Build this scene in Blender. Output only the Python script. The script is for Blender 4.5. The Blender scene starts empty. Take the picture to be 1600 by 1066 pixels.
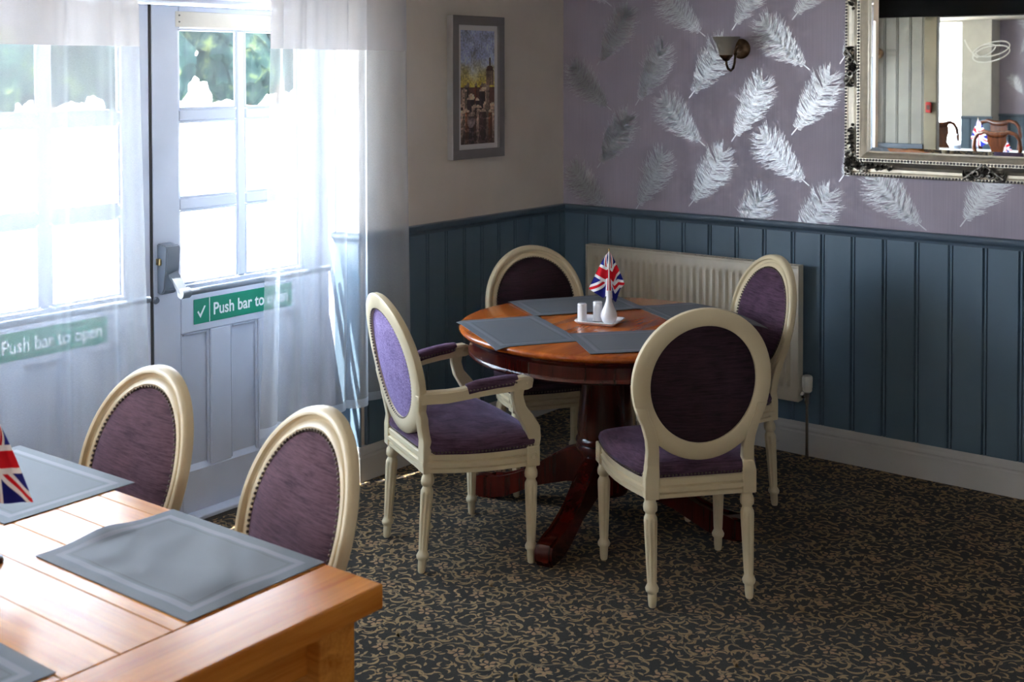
import bpy, bmesh, math, random
from math import sin, cos, pi, radians, sqrt, atan2, exp
from mathutils import Vector, Matrix, noise

# ---------------------------------------------------------------- camera, world, sun, exposure
SC = bpy.context.scene
COL = SC.collection
random.seed(7)

F_PX, PPX, PPY = 1919.75, 801.4, 163.2
YAW, PITCH, ROLL = 0.6578, -0.0278, -0.0013
fw = Vector((cos(YAW) * cos(PITCH), sin(YAW) * cos(PITCH), sin(PITCH)))
rt = Vector((sin(YAW), -cos(YAW), 0)); up = rt.cross(fw)
rt, up = cos(ROLL) * rt + sin(ROLL) * up, -sin(ROLL) * rt + cos(ROLL) * up
cam = bpy.data.cameras.new('camera'); cam_o = bpy.data.objects.new('camera', cam); COL.objects.link(cam_o)
M = Matrix((rt, up, -fw)).transposed().to_4x4(); M.translation = Vector((-5.119, -3.629, 1.72))
cam_o.matrix_world = M
cam.sensor_fit = 'HORIZONTAL'; cam.sensor_width = 36.0; cam.lens = F_PX / 1600 * 36
cam.shift_x = -(PPX - 800) / 1600; cam.shift_y = -(533 - PPY) / 1600
cam.clip_start = 0.05; cam.clip_end = 400
cam.dof.use_dof = True; cam.dof.focus_distance = 4.4; cam.dof.aperture_fstop = 5.6
SC.camera = cam_o

SKY_STRENGTH, SUN_STRENGTH, EXPOSURE = 5.6, 11.0, 2.2
w = bpy.data.worlds.new('sky'); SC.world = w; w.use_nodes = True
nt = w.node_tree; nt.nodes.clear()
out = nt.nodes.new('ShaderNodeOutputWorld'); bg = nt.nodes.new('ShaderNodeBackground')
tc = nt.nodes.new('ShaderNodeTexCoord'); sep = nt.nodes.new('ShaderNodeSeparateXYZ')
ramp = nt.nodes.new('ShaderNodeValToRGB')
ramp.color_ramp.elements[0].position = 0.0; ramp.color_ramp.elements[0].color = (0.88, 0.94, 1.0, 1)
ramp.color_ramp.elements[1].position = 0.6; ramp.color_ramp.elements[1].color = (0.62, 0.80, 1.0, 1)
nt.links.new(tc.outputs['Generated'], sep.inputs[0]); nt.links.new(sep.outputs['Z'], ramp.inputs[0])
nt.links.new(ramp.outputs[0], bg.inputs[0]); bg.inputs[1].default_value = SKY_STRENGTH
nt.links.new(bg.outputs[0], out.inputs[0])

sun = bpy.data.lights.new('sun', 'SUN'); sun.energy = SUN_STRENGTH; sun.angle = radians(0.6); sun.color = (1.0, 0.95, 0.87)
sun_o = bpy.data.objects.new('sun', sun); COL.objects.link(sun_o); sun_o.location = (-6, 8, 12)
sun_o.rotation_euler = Vector((0.53, -0.22, -0.93)).to_track_quat('-Z', 'Y').to_euler()


def portal(name, x0, x1, z0, z1, y, end=False):
    """opening told to the renderer (guides sky light, gives none of its own)"""
    l = bpy.data.lights.new(name, 'AREA'); l.shape = 'RECTANGLE'; l.size = x1 - x0; l.size_y = z1 - z0
    l.cycles.is_portal = True
    o = bpy.data.objects.new(name, l); COL.objects.link(o)
    o.location = ((x0 + x1) / 2, y, (z0 + z1) / 2); o.rotation_euler = (-pi / 2, 0, 0)
    if end:
        l.size, l.size_y = z1 - z0, x1 - x0; o.location = (y, (x0 + x1) / 2, (z0 + z1) / 2); o.rotation_euler = (0, -pi / 2, 0)


SC.view_settings.view_transform = 'Standard'; SC.view_settings.look = 'None'
SC.view_settings.gamma = 1.0; SC.view_settings.use_curve_mapping = False
SC.view_settings.exposure = EXPOSURE
SC.cycles.transparent_max_bounces = 24; SC.cycles.max_bounces = 12; SC.cycles.diffuse_bounces = 6
SC.cycles.glossy_bounces = 5; SC.cycles.transmission_bounces = 8
SC.cycles.sample_clamp_indirect = 8.0
SC.cycles.caustics_reflective = False; SC.cycles.caustics_refractive = False

# ---------------------------------------------------------------- materials


def srgb(r, g, b):
    f = lambda c: (c / 255 / 12.92) if c <= 10 else ((c / 255 + 0.055) / 1.055) ** 2.4
    return (f(r), f(g), f(b), 1.0)


class Nodes:
    def __init__(s, name):
        s.m = bpy.data.materials.new(name); s.m.use_nodes = True
        s.t = s.m.node_tree; s.t.nodes.clear()
        s.out = s.n('ShaderNodeOutputMaterial')

    def n(s, typ, **kw):
        nd = s.t.nodes.new(typ)
        for k, v in kw.items(): setattr(nd, k, v)
        return nd

    def l(s, a, b): s.t.links.new(a, b)

    def math(s, op, a, b=None, c=None):
        nd = s.n('ShaderNodeMath', operation=op)
        for i, v in enumerate((a, b, c)):
            if v is None: continue
            if isinstance(v, (int, float)): nd.inputs[i].default_value = v
            else: s.l(v, nd.inputs[i])
        return nd.outputs[0]

    def mix(s, fac, a, b):
        nd = s.n('ShaderNodeMix', data_type='RGBA')
        for i, v in ((0, fac), (6, a), (7, b)):
            if isinstance(v, (int, float)): nd.inputs[i].default_value = v
            elif isinstance(v, tuple): nd.inputs[i].default_value = v
            else: s.l(v, nd.inputs[i])
        return nd.outputs[2]

    def coord(s, scale=(1, 1, 1), rot=(0, 0, 0), out='Object'):
        tc = s.n('ShaderNodeTexCoord'); mp = s.n('ShaderNodeMapping')
        s.l(tc.outputs[out], mp.inputs[0]); mp.inputs['Scale'].default_value = scale; mp.inputs['Rotation'].default_value = rot
        return mp.outputs[0]

    def noise(s, vec, scale=5, detail=3, rough=0.5, dist=0.0):
        nd = s.n('ShaderNodeTexNoise'); s.l(vec, nd.inputs['Vector'])
        nd.inputs['Scale'].default_value = scale; nd.inputs['Detail'].default_value = detail
        nd.inputs['Roughness'].default_value = rough; nd.inputs['Distortion'].default_value = dist
        return nd.outputs[0]

    def ramp(s, fac, stops):
        nd = s.n('ShaderNodeValToRGB'); cr = nd.color_ramp
        while len(cr.elements) < len(stops): cr.elements.new(0.5)
        for e, (p, c) in zip(cr.elements, stops): e.position = p; e.color = c
        s.l(fac, nd.inputs[0]); return nd.outputs[0]

    def bsdf(s, base, rough=0.5, metal=0.0, spec=0.5, bump=None, bstr=0.2, bdist=0.002, **extra):
        p = s.n('ShaderNodeBsdfPrincipled')
        if isinstance(base, tuple): p.inputs['Base Color'].default_value = base
        else: s.l(base, p.inputs['Base Color'])
        if isinstance(rough, (int, float)): p.inputs['Roughness'].default_value = rough
        else: s.l(rough, p.inputs['Roughness'])
        p.inputs['Metallic'].default_value = metal; p.inputs['Specular IOR Level'].default_value = spec
        for k, v in extra.items(): p.inputs[k.replace('_', ' ')].default_value = v
        if bump is not None:
            b = s.n('ShaderNodeBump'); b.inputs['Strength'].default_value = bstr; b.inputs['Distance'].default_value = bdist
            s.l(bump, b.inputs['Height']); s.l(b.outputs[0], p.inputs['Normal'])
        s.l(p.outputs[0], s.out.inputs[0]); return p


def paint(name, col, rough=0.45, var=0.06, scale=6, spec=0.5, bstr=0.08):
    k = Nodes(name); v = k.coord()
    n1 = k.noise(v, scale, 4); n2 = k.noise(v, 90, 2)
    d = tuple(c * (1 - var * 2.2) for c in col[:3]) + (1,)
    b = tuple(min(1, c * (1 + var)) for c in col[:3]) + (1,)
    k.bsdf(k.ramp(n1, [(0.3, d), (0.65, b)]), rough, spec=spec, bump=n2, bstr=bstr, bdist=0.001)
    return k.m


def worn_paint(name, col, under, amount=0.62, rough=0.4, scale=9):
    k = Nodes(name); v = k.coord()
    n1 = k.noise(v, scale, 8, 0.7); n2 = k.noise(v, 3, 3)
    d = tuple(c * 0.86 for c in col[:3]) + (1,)
    base = k.ramp(n2, [(0.3, d), (0.65, col)])
    msk = k.ramp(n1, [(amount, (0, 0, 0, 1)), (amount + 0.06, (1, 1, 1, 1))])
    k.bsdf(k.mix(msk, base, under), rough, bump=k.noise(v, 120, 2), bstr=0.08, bdist=0.001)
    return k.m


def wood(name, c1, c2, axis, rough=0.18, coat=0.3, gscale=1.0):
    k = Nodes(name)
    s = [14 * gscale] * 3; s[axis] = 1.1 * gscale
    v = k.coord(tuple(s)); n1 = k.noise(v, 1.6, 6, 0.6, 0.6)
    s2 = [90 * gscale] * 3; s2[axis] = 3
    n2 = k.noise(k.coord(tuple(s2)), 1.5, 3, 0.6)
    f = k.math('ADD', k.math('MULTIPLY', n1, 0.75), k.math('MULTIPLY', n2, 0.25))
    k.bsdf(k.ramp(f, [(0.32, c1), (0.62, c2)]), rough, bump=n2, bstr=0.04, bdist=0.001, spec=0.35 if coat == 0 else 0.5, Coat_Weight=coat, Coat_Roughness=0.08)
    return k.m


def chenille(name, dark, light, streak=(7, 7, 90)):
    k = Nodes(name)
    n1 = k.noise(k.coord(streak), 2.2, 5, 0.7, 0.4); n2 = k.noise(k.coord(), 14, 3)
    f = k.math('ADD', k.math('MULTIPLY', n1, 0.75), k.math('MULTIPLY', n2, 0.25))
    k.bsdf(k.ramp(f, [(0.36, dark), (0.62, light)]), 0.85, spec=0.2, bump=n1, bstr=0.5, bdist=0.003,
           Sheen_Weight=0.45, Sheen_Roughness=0.35, Sheen_Tint=(0.75, 0.62, 1.0, 1))
    return k.m


def metal(name, col, rough=0.35, var=0.3, scale=25):
    k = Nodes(name); v = k.coord(); n1 = k.noise(v, scale, 4)
    d = tuple(c * (1 - var) for c in col[:3]) + (1,)
    k.bsdf(k.ramp(n1, [(0.35, d), (0.6, col)]), rough, metal=1.0, bump=n1, bstr=0.1, bdist=0.001)
    return k.m


MT = {}
MT['panel'] = worn_paint('blue_grey_panel_paint', srgb(100, 123, 143), srgb(66, 78, 88), 0.72, 0.42)
MT['panel_dark'] = paint('panel_joint_paint', srgb(50, 62, 74), 0.6)
MT['rail'] = worn_paint('dado_paint', srgb(86, 104, 122), srgb(120, 124, 126), 0.68, 0.4)
MT['skirting'] = worn_paint('skirting_paint', srgb(205, 203, 202), srgb(160, 155, 150), 0.66, 0.45)
MT['cream'] = paint('cream_wall_paint', srgb(226, 218, 209), 0.75, 0.04, 3, spec=0.25)
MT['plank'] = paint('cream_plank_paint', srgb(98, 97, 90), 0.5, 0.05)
MT['ceiling'] = paint('ceiling_paint', srgb(205, 196, 184), 0.9, 0.03)
MT['white'] = paint('white_wall_paint', srgb(205, 203, 194), 0.7, 0.03)
MT['door'] = worn_paint('door_paint', srgb(198, 204, 219), srgb(164, 164, 172), 0.69, 0.42)
MT['door_edge'] = paint('door_groove', srgb(60, 58, 60), 0.8)
MT['tan'] = paint('bare_timber_patch', srgb(202, 196, 184), 0.6)
MT['black'] = paint('black_beam_paint', srgb(7, 7, 9), 0.9, spec=0.05)
MT['olive'] = paint('olive_architrave_paint', srgb(100, 93, 74), 0.5)
MT['red_plastic'] = paint('red_plastic', srgb(150, 25, 25), 0.35)
MT['chair_paint'] = worn_paint('cream_chair_paint', srgb(228, 212, 178), srgb(170, 140, 100), 0.74, 0.38, 14)
MT['chair_worn'] = worn_paint('cream_chair_paint_worn', srgb(222, 204, 170), srgb(130, 84, 44), 0.66, 0.36, 11)
MT['purple'] = chenille('purple_chenille', srgb(50, 32, 46), srgb(102, 75, 97))
MT['aubergine'] = chenille('aubergine_chenille', srgb(62, 40, 50), srgb(106, 76, 86))
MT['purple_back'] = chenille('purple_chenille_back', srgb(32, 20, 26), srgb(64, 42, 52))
MT['lavender'] = chenille('lavender_back_chenille', srgb(78, 58, 104), srgb(160, 140, 190), (40, 40, 90))
MT['nail'] = metal('antique_brass_nail', (0.20, 0.16, 0.13, 1), 0.35)
MT['oak'] = wood('honey_oak', srgb(176, 98, 30), srgb(224, 150, 66), 1, 0.27, 0.0)
MT['oak_end'] = wood('honey_oak_cross', srgb(172, 92, 26), srgb(218, 140, 58), 0, 0.27, 0.0)
MT['cherry_top'] = wood('cherry_table_top', srgb(150, 62, 16), srgb(206, 110, 38), 0, 0.2, 0.3, 0.6)
MT['mahogany'] = wood('mahogany_stain', srgb(46, 10, 8), srgb(84, 22, 14), 2, 0.22, 0.35)
MT['brown_wood'] = wood('brown_chair_wood', srgb(58, 27, 11), srgb(98, 48, 21), 2, 0.25, 0.3)
MT['radiator'] = paint('radiator_enamel', srgb(214, 205, 188), 0.32, 0.03)
MT['rad_white'] = paint('valve_plastic', srgb(225, 225, 220), 0.4)
MT['chrome'] = metal('chrome', (0.7, 0.7, 0.72, 1), 0.2, 0.1)
MT['pewter'] = metal('dark_pewter', (0.30, 0.28, 0.25, 1), 0.38, 0.75, 60)
MT['bronze'] = metal('antique_bronze', (0.24, 0.16, 0.10, 1), 0.32, 0.5)
MT['champagne'] = metal('champagne_silver_leaf', (0.86, 0.81, 0.70, 1), 0.38, 0.12, 30)
MT['dark_bead'] = metal('tarnished_silver', (0.34, 0.33, 0.33, 1), 0.4, 0.5, 60)
MT['silver_grey'] = paint('silver_grey_lacquer', srgb(112, 120, 132), 0.35, 0.03)
MT['frame_grey'] = paint('picture_frame_grey', srgb(128, 124, 126), 0.4, 0.05)
MT['frame_silver'] = metal('picture_frame_edge', (0.8, 0.8, 0.82, 1), 0.3, 0.05)
MT['mount'] = paint('white_mount', srgb(225, 222, 225), 0.8, 0.02)
MT['china'] = paint('white_china', srgb(236, 236, 240), 0.12, 0.01, bstr=0.0)
MT['green'] = paint('sign_green', srgb(0, 132, 102), 0.35, 0.03)
MT['letter'] = paint('sign_white', srgb(235, 240, 240), 0.4, 0.02)
MT['brass'] = metal('brass', (0.75, 0.55, 0.25, 1), 0.3, 0.2)
MT['pole'] = paint('white_pole', srgb(230, 228, 224), 0.35, 0.02)
MT['dark_wood'] = paint('dark_wood_base', srgb(60, 34, 30), 0.3, 0.1)
MT['cloth_white'] = paint('white_cloth', srgb(238, 238, 240), 0.9, 0.02)
MT['cable'] = paint('white_cable', srgb(240, 240, 236), 0.4, 0.02)
MT['gravel'] = paint('pale_gravel', srgb(222, 216, 206), 0.9, 0.06, 0.6)
MT['bark'] = paint('bark', srgb(96, 80, 62), 0.9, 0.2)
MT['ext_wall'] = paint('render_white', srgb(225, 222, 215), 0.9, 0.03)


def mat_leaf():
    k = Nodes('tree_leaf'); n1 = k.noise(k.coord(), 1.3, 5, 0.7)
    k.bsdf(k.ramp(n1, [(0.35, srgb(16, 28, 30)), (0.55, srgb(32, 46, 42)), (0.7, srgb(76, 84, 52))]), 1.0, spec=0.0)
    return k.m


def mat_wallpaper():
    k = Nodes('mauve_wallpaper'); v = k.coord((1, 260, 3)); v2 = k.coord()
    n1 = k.noise(v, 1.0, 2); n2 = k.noise(v2, 3, 4)
    f = k.math('ADD', k.math('MULTIPLY', n1, 0.4), k.math('MULTIPLY', n2, 0.6))
    k.bsdf(k.ramp(f, [(0.35, srgb(162, 155, 172)), (0.65, srgb(180, 172, 189))]), 0.55, spec=0.4, bump=n1, bstr=0.06, bdist=0.001)
    return k.m


def mat_feather():
    k = Nodes('pearl_feather_ink'); n1 = k.noise(k.coord((1, 30, 30)), 3, 3)
    k.bsdf(k.ramp(n1, [(0.3, (0.58, 0.60, 0.64, 1)), (0.7, (0.80, 0.82, 0.87, 1))]), 0.42, metal=0.95)
    return k.m


def mat_carpet(name, c1, c2):
    k = Nodes(name); v = k.coord()
    n1 = k.noise(v, 420, 2, 0.6); n2 = k.noise(v, 2.0, 3)
    f = k.math('ADD', k.math('MULTIPLY', n1, 0.6), k.math('MULTIPLY', n2, 0.4))
    k.bsdf(k.ramp(f, [(0.35, c1), (0.65, c2)]), 1.0, spec=0.1, bump=n1, bstr=0.8, bdist=0.004, Sheen_Weight=0.15)
    return k.m


def mat_glass(name, haze=0.0, tint=(1, 1, 1, 1), base=0.04):
    k = Nodes(name)
    tr = k.n('ShaderNodeBsdfTransparent'); tr.inputs[0].default_value = tint
    gl = k.n('ShaderNodeBsdfGlossy'); gl.inputs['Roughness'].default_value = 0.03; gl.inputs[0].default_value = (1, 1, 1, 1)
    fr = k.n('ShaderNodeFresnel'); fr.inputs[0].default_value = 1.45
    ge = k.n('ShaderNodeNewGeometry'); fac = k.math('MULTIPLY', fr.outputs[0], k.math('SUBTRACT', 1.0, ge.outputs['Backfacing']))
    mx = k.n('ShaderNodeMixShader'); k.l(fac, mx.inputs[0]); k.l(tr.outputs[0], mx.inputs[1]); k.l(gl.outputs[0], mx.inputs[2])
    last = mx.outputs[0]
    if haze:
        df = k.n('ShaderNodeBsdfTranslucent'); df.inputs[0].default_value = (0.9, 0.95, 1, 1)
        n1 = k.noise(k.coord(), 5, 4)
        m2 = k.n('ShaderNodeMixShader'); k.l(k.math('MULTIPLY', n1, haze * 2), m2.inputs[0]); k.l(last, m2.inputs[1]); k.l(df.outputs[0], m2.inputs[2])
        last = m2.outputs[0]
    k.l(last, k.out.inputs[0]); return k.m


def mat_sheer(name, opacity, col=(0.84, 0.90, 1.0, 1), through=0.3):
    k = Nodes(name)
    tr = k.n('ShaderNodeBsdfTransparent')
    df = k.n('ShaderNodeBsdfDiffuse'); df.inputs[0].default_value = col
    tl = k.n('ShaderNodeBsdfTranslucent'); tl.inputs[0].default_value = col
    m1 = k.n('ShaderNodeMixShader'); m1.inputs[0].default_value = through; k.l(df.outputs[0], m1.inputs[1]); k.l(tl.outputs[0], m1.inputs[2])
    lw = k.n('ShaderNodeLayerWeight'); lw.inputs[0].default_value = 0.35
    weave = k.noise(k.coord((160, 160, 700)), 1.0, 1); big = k.noise(k.coord((9, 9, 0.8)), 1.0, 3)
    f = k.math('ADD', opacity - 0.12, k.math('ADD', k.math('MULTIPLY', weave, 0.10), k.math('MULTIPLY', big, 0.16)))
    f = k.math('MINIMUM', k.math('ADD', f, k.math('MULTIPLY', lw.outputs['Facing'], 0.35)), 0.97)
    m2 = k.n('ShaderNodeMixShader'); k.l(f, m2.inputs[0]); k.l(tr.outputs[0], m2.inputs[1]); k.l(m1.outputs[0], m2.inputs[2])
    k.l(m2.outputs[0], k.out.inputs[0]); return k.m


def mat_placemat(name, c1, c2, line):
    """woven mat, uv in metres from the centre; two inset border lines"""
    k = Nodes(name)
    uv = k.n('ShaderNodeUVMap'); uv.uv_map = 'UVMap'
    sp = k.n('ShaderNodeSeparateXYZ'); k.l(uv.outputs[0], sp.inputs[0])
    ax = k.math('SUBTRACT', 0.24, k.math('ABSOLUTE', sp.outputs[0])); ay = k.math('SUBTRACT', 0.165, k.math('ABSOLUTE', sp.outputs[1]))
    d = k.math('MINIMUM', ax, ay)
    b1 = k.math('MULTIPLY', k.math('GREATER_THAN', d, 0.026), k.math('LESS_THAN', d, 0.040))
    b2 = k.math('MULTIPLY', k.math('GREATER_THAN', d, 0.0465), k.math('LESS_THAN', d, 0.050))
    wv = k.n('ShaderNodeTexChecker'); wv.inputs['Scale'].default_value = 620; k.l(uv.outputs[0], wv.inputs[0])
    nz = k.noise(uv.outputs[0], 14, 3)
    base = k.mix(k.math('MULTIPLY', wv.outputs['Fac'], 0.5), c1, c2)
    base = k.mix(k.math('MULTIPLY', nz, 0.3), base, c2)
    base = k.mix(k.math('MULTIPLY', b1, 0.55), base, line)
    dk = tuple(c * 0.6 for c in c1[:3]) + (1,)
    base = k.mix(k.math('MULTIPLY', b2, 0.6), base, dk)
    k.bsdf(base, 0.6, spec=0.25, bump=wv.outputs['Fac'], bstr=0.15, bdist=0.0006)
    return k.m


def mat_flag():
    k = Nodes('union_flag_print')
    uv = k.n('ShaderNodeUVMap'); uv.uv_map = 'UVMap'; sp = k.n('ShaderNodeSeparateXYZ'); k.l(uv.outputs[0], sp.inputs[0])
    x = k.math('MULTIPLY', k.math('SUBTRACT', sp.outputs[0], 0.5), 1.667); y = k.math('SUBTRACT', sp.outputs[1], 0.5)
    ax, ay = k.math('ABSOLUTE', x), k.math('ABSOLUTE', y)
    dg = k.math('ABSOLUTE', k.math('MULTIPLY', k.math('SUBTRACT', k.math('MULTIPLY', ax, 1.0), k.math('MULTIPLY', ay, 1.667)), 0.5145))
    wd = k.math('LESS_THAN', dg, 0.10); rd = k.math('LESS_THAN', dg, 0.034)
    c = k.math('MINIMUM', ax, ay); wc = k.math('LESS_THAN', c, 0.165); rc = k.math('LESS_THAN', c, 0.10)
    blue, white, red = srgb(18, 26, 120), srgb(238, 238, 242), srgb(206, 16, 34)
    col = k.mix(wd, blue, white); col = k.mix(rd, col, red); col = k.mix(wc, col, white); col = k.mix(rc, col, red)
    p = k.bsdf(col, 0.7, spec=0.2)
    return k.m


def mat_vcol():
    k = Nodes('painted_cityscape'); a = k.n('ShaderNodeVertexColor'); a.layer_name = 'Col'
    n1 = k.noise(k.coord(), 60, 4); k.bsdf(k.mix(k.math('MULTIPLY', n1, 0.25), a.outputs[0], srgb(120, 100, 90)), 0.5)
    return k.m


MT['leaf'] = mat_leaf(); MT['wallpaper'] = mat_wallpaper(); MT['feather'] = mat_feather()
MT['carpet'] = mat_carpet('carpet_ground', srgb(31, 27, 24), srgb(47, 41, 36))
MT['scroll'] = mat_carpet('carpet_scroll_yarn', srgb(138, 113, 76), srgb(180, 150, 106))
MT['bloom'] = mat_carpet('carpet_bloom_yarn', srgb(146, 114, 82), srgb(184, 148, 108))
MT['stem'] = mat_carpet('carpet_stem_yarn', srgb(108, 94, 70), srgb(144, 124, 94))
MT['glass'] = mat_glass('window_glass'); MT['glass_hazy'] = mat_glass('hazy_window_glass', 0.0025)  # top panes: faint bluish haze mixed into the glass to veil the trees
MT['sheer'] = mat_sheer('sheer_voile', 0.30, (0.88, 0.93, 1.0, 1), 0.14); MT['sheer_band'] = mat_sheer('doubled_voile', 0.88, (0.74, 0.73, 0.76, 1), 0.14)
MT['sheer_hem'] = mat_sheer('hem_voile', 0.62)
MT['mat_dark'] = mat_placemat('slate_woven_mat', srgb(98, 101, 108), srgb(118, 121, 128), srgb(134, 137, 144))
MT['mat_light'] = mat_placemat('grey_woven_mat', srgb(94, 98, 108), srgb(116, 120, 130), srgb(150, 154, 165))
MT['flag'] = mat_flag(); MT['art'] = mat_vcol()


def mat_mirror():
    k = Nodes('mirror_silvering'); p = k.bsdf((0.90, 0.91, 0.90, 1), 0.0, metal=1.0); return k.m


def mat_shade():
    k = Nodes('frosted_shade_glass'); k.bsdf(srgb(160, 153, 140), 0.3, Transmission_Weight=0.35); return k.m


MT['mirror'] = mat_mirror(); MT['shade'] = mat_shade()

# ---------------------------------------------------------------- mesh helpers


def new(): return bmesh.new()


def obj(name, bm, mat, parent=None, smooth=False, label=None, kind=None, loc=None):
    me = bpy.data.meshes.new(name)
    bmesh.ops.recalc_face_normals(bm, faces=bm.faces)
    bm.to_mesh(me); bm.free()
    for m_ in (mat if isinstance(mat, (list, tuple)) else [mat]): me.materials.append(m_)
    if smooth:
        me.polygons.foreach_set('use_smooth', [True] * len(me.polygons))
        me.set_sharp_from_angle(angle=radians(42))
    o = bpy.data.objects.new(name, me); COL.objects.link(o)
    if parent: o.parent = parent
    if label: o['label'] = label
    if kind: o['kind'] = kind
    if loc: o.location = loc
    return o


def tag(o, label, cat, group=None):
    o['label'] = label; o['category'] = cat
    if group: o['group'] = group
    return o


def thing(name, label, cat, loc=(0, 0, 0), rz=0.0, group=None):
    o = bpy.data.objects.new(name, None); COL.objects.link(o); o.location = loc; o.rotation_euler = (0, 0, rz)
    o.empty_display_size = 0.1
    return tag(o, label, cat, group)


def inst(src, name, parent, loc=(0, 0, 0), rot=(0, 0, 0), scale=(1, 1, 1)):
    o = bpy.data.objects.new(name, src.data); COL.objects.link(o); o.parent = parent
    o.location = loc; o.rotation_euler = rot; o.scale = scale
    if 'kind' in src: o['kind'] = src['kind']
    return o


def copy_tree(o, parent=None):
    c = o.copy(); COL.objects.link(c); c.parent = parent
    for ch in list(o.children): copy_tree(ch, c)
    return c


def box(bm, x0, x1, y0, y1, z0, z1, bev=0.0, seg=1, mat4=None):
    vs = [bm.verts.new((x, y, z)) for x in (x0, x1) for y in (y0, y1) for z in (z0, z1)]
    fs = [(0, 1, 3, 2), (4, 6, 7, 5), (0, 4, 5, 1), (2, 3, 7, 6), (0, 2, 6, 4), (1, 5, 7, 3)]
    faces = [bm.faces.new([vs[i] for i in f]) for f in fs]
    geo = vs
    if bev:
        ed = list({e for f in faces for e in f.edges})
        r = bmesh.ops.bevel(bm, geom=ed, offset=bev, segments=seg, affect='EDGES', profile=0.5)
        geo = list({v for v in r['verts']} | {v for v in vs if v.is_valid})
    if mat4 is not None: bmesh.ops.transform(bm, matrix=mat4, verts=geo)
    return geo


def lathe(bm, prof, seg=24, off=(0, 0, 0), rfun=None, axis='z', mat4=None, cap=True):
    rings = []
    for (r, z) in prof:
        ring = []
        for i in range(seg):
            a = 2 * pi * i / seg; rr = r if rfun is None else rfun(r, z, a)
            p = Vector((rr * cos(a), rr * sin(a), z))
            if mat4 is not None: p = mat4 @ p
            ring.append(bm.verts.new(p + Vector(off)))
        rings.append(ring)
    for a, b in zip(rings, rings[1:]):
        for i in range(seg):
            j = (i + 1) % seg; bm.faces.new((a[i], a[j], b[j], b[i]))
    if cap:
        bm.faces.new(list(reversed(rings[0]))); bm.faces.new(rings[-1])
    return rings


def sweep(bm, pts, sec, closed=False, upv=Vector((0, 0, 1)), scales=None, cap=True):
    """carry a closed 2D section (side, up) along the points"""
    n = len(pts); pts = [Vector(p) for p in pts]; rings = []
    for i, p in enumerate(pts):
        a = pts[(i - 1) % n] if (closed or i > 0) else p
        b = pts[(i + 1) % n] if (closed or i < n - 1) else p
        t = (b - a).normalized(); s = t.cross(upv)
        if s.length < 1e-5: s = Vector((1, 0, 0))
        s.normalize(); u = s.cross(t)
        k = scales[i] if scales else 1.0
        rings.append([bm.verts.new(p + s * (x * k) + u * (y * k)) for x, y in sec])
    m = len(sec)
    for i in range(n if closed else n - 1):
        a, b = rings[i], rings[(i + 1) % n]
        for j in range(m): bm.faces.new((a[j], a[(j + 1) % m], b[(j + 1) % m], b[j]))
    if cap and not closed:
        bm.faces.new(list(reversed(rings[0]))); bm.faces.new(rings[-1])
    return rings


def circ(r, n=8): return [(r * cos(2 * pi * i / n), r * sin(2 * pi * i / n)) for i in range(n)]


def tube(bm, pts, r, n=8, closed=False, scales=None, upv=Vector((0, 0, 1))): return sweep(bm, pts, circ(r, n), closed, upv, scales)


def prism(bm, poly, f, t0, t1):
    """poly: 2D outline; f(u,v,t)->xyz"""
    a = [bm.verts.new(f(u, v, t0)) for u, v in poly]; b = [bm.verts.new(f(u, v, t1)) for u, v in poly]
    n = len(poly); bm.faces.new(list(reversed(a))); bm.faces.new(b)
    for i in range(n): bm.faces.new((a[i], a[(i + 1) % n], b[(i + 1) % n], b[i]))


def ball(bm, c, r, sub=1, sc=(1, 1, 1)):
    m = Matrix.Translation(c) @ Matrix.Diagonal((sc[0], sc[1], sc[2], 1))
    return bmesh.ops.create_icosphere(bm, subdivisions=sub, radius=r, matrix=m)['verts']


def stack(bm, outline, levels, top_center=None, cap_bottom=True):
    """outline(offset)-> list of (x,y); levels: (z, offset)"""
    rings = []
    for z, o in levels: rings.append([bm.verts.new((x, y, z)) for x, y in outline(o)])
    for a, b in zip(rings, rings[1:]):
        n = len(a)
        for i in range(n): bm.faces.new((a[i], a[(i + 1) % n], b[(i + 1) % n], b[i]))
    if cap_bottom: bm.faces.new(list(reversed(rings[0])))
    if top_center is None: bm.faces.new(rings[-1])
    else:
        c = bm.verts.new(top_center); n = len(rings[-1])
        for i in range(n): bm.faces.new((rings[-1][i], rings[-1][(i + 1) % n], c))
    return rings

# ---------------------------------------------------------------- the room shell
XC = -1.473            # outer corner of the back wall at the door reveal
ZD, ZB = 1.0394, 0.146  # dado height, skirting height
CEIL = 2.45
PX = -5.35             # partition between this room and the next


def struct(name, bm, mat, parent=None, **k):
    o = obj(name, bm, mat, parent, **k)
    if parent is None: o['kind'] = 'structure'
    return o


def boxes(*specs):
    bm = new()
    for s in specs: box(bm, *s)
    return bm


portal('daylight_portal', -3.17, -1.49, 0.9, 1.9, 0.30)
portal('daylight_portal', -5.2, -4.45, 0.6, 2.1, 0.72)
portal('daylight_portal', -4.24, -3.42, 1.05, 2.1, 0.32)
portal('daylight_portal', -9.5, -6.7, 0.6, 2.2, 1.85)
portal('daylight_portal', -2.6, -1.2, 1.15, 2.3, -14.05, True)
portal('daylight_portal', -12.0, -10.8, 0.9, 2.1, 3.05)

# footprint pieces: x0, x1, y0, y1
FOOT = [(-4.3, 0.3, -5.8, 0.35), (PX - 0.15, -4.3, -5.8, 0.75), (-6.4, PX - 0.15, -5.8, 0.75), (-9.8, -6.4, -5.8, 1.9), (-14.0, -9.8, -5.8, 3.1)]
floor = struct('floor', boxes(*[(a, b, c, d, -0.1, 0.0) for a, b, c, d in FOOT]), MT['carpet'])
ceiling = struct('ceiling', boxes(*[(a, b, c, d, CEIL, CEIL + 0.2) for a, b, c, d in FOOT]), MT['ceiling'])

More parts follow.
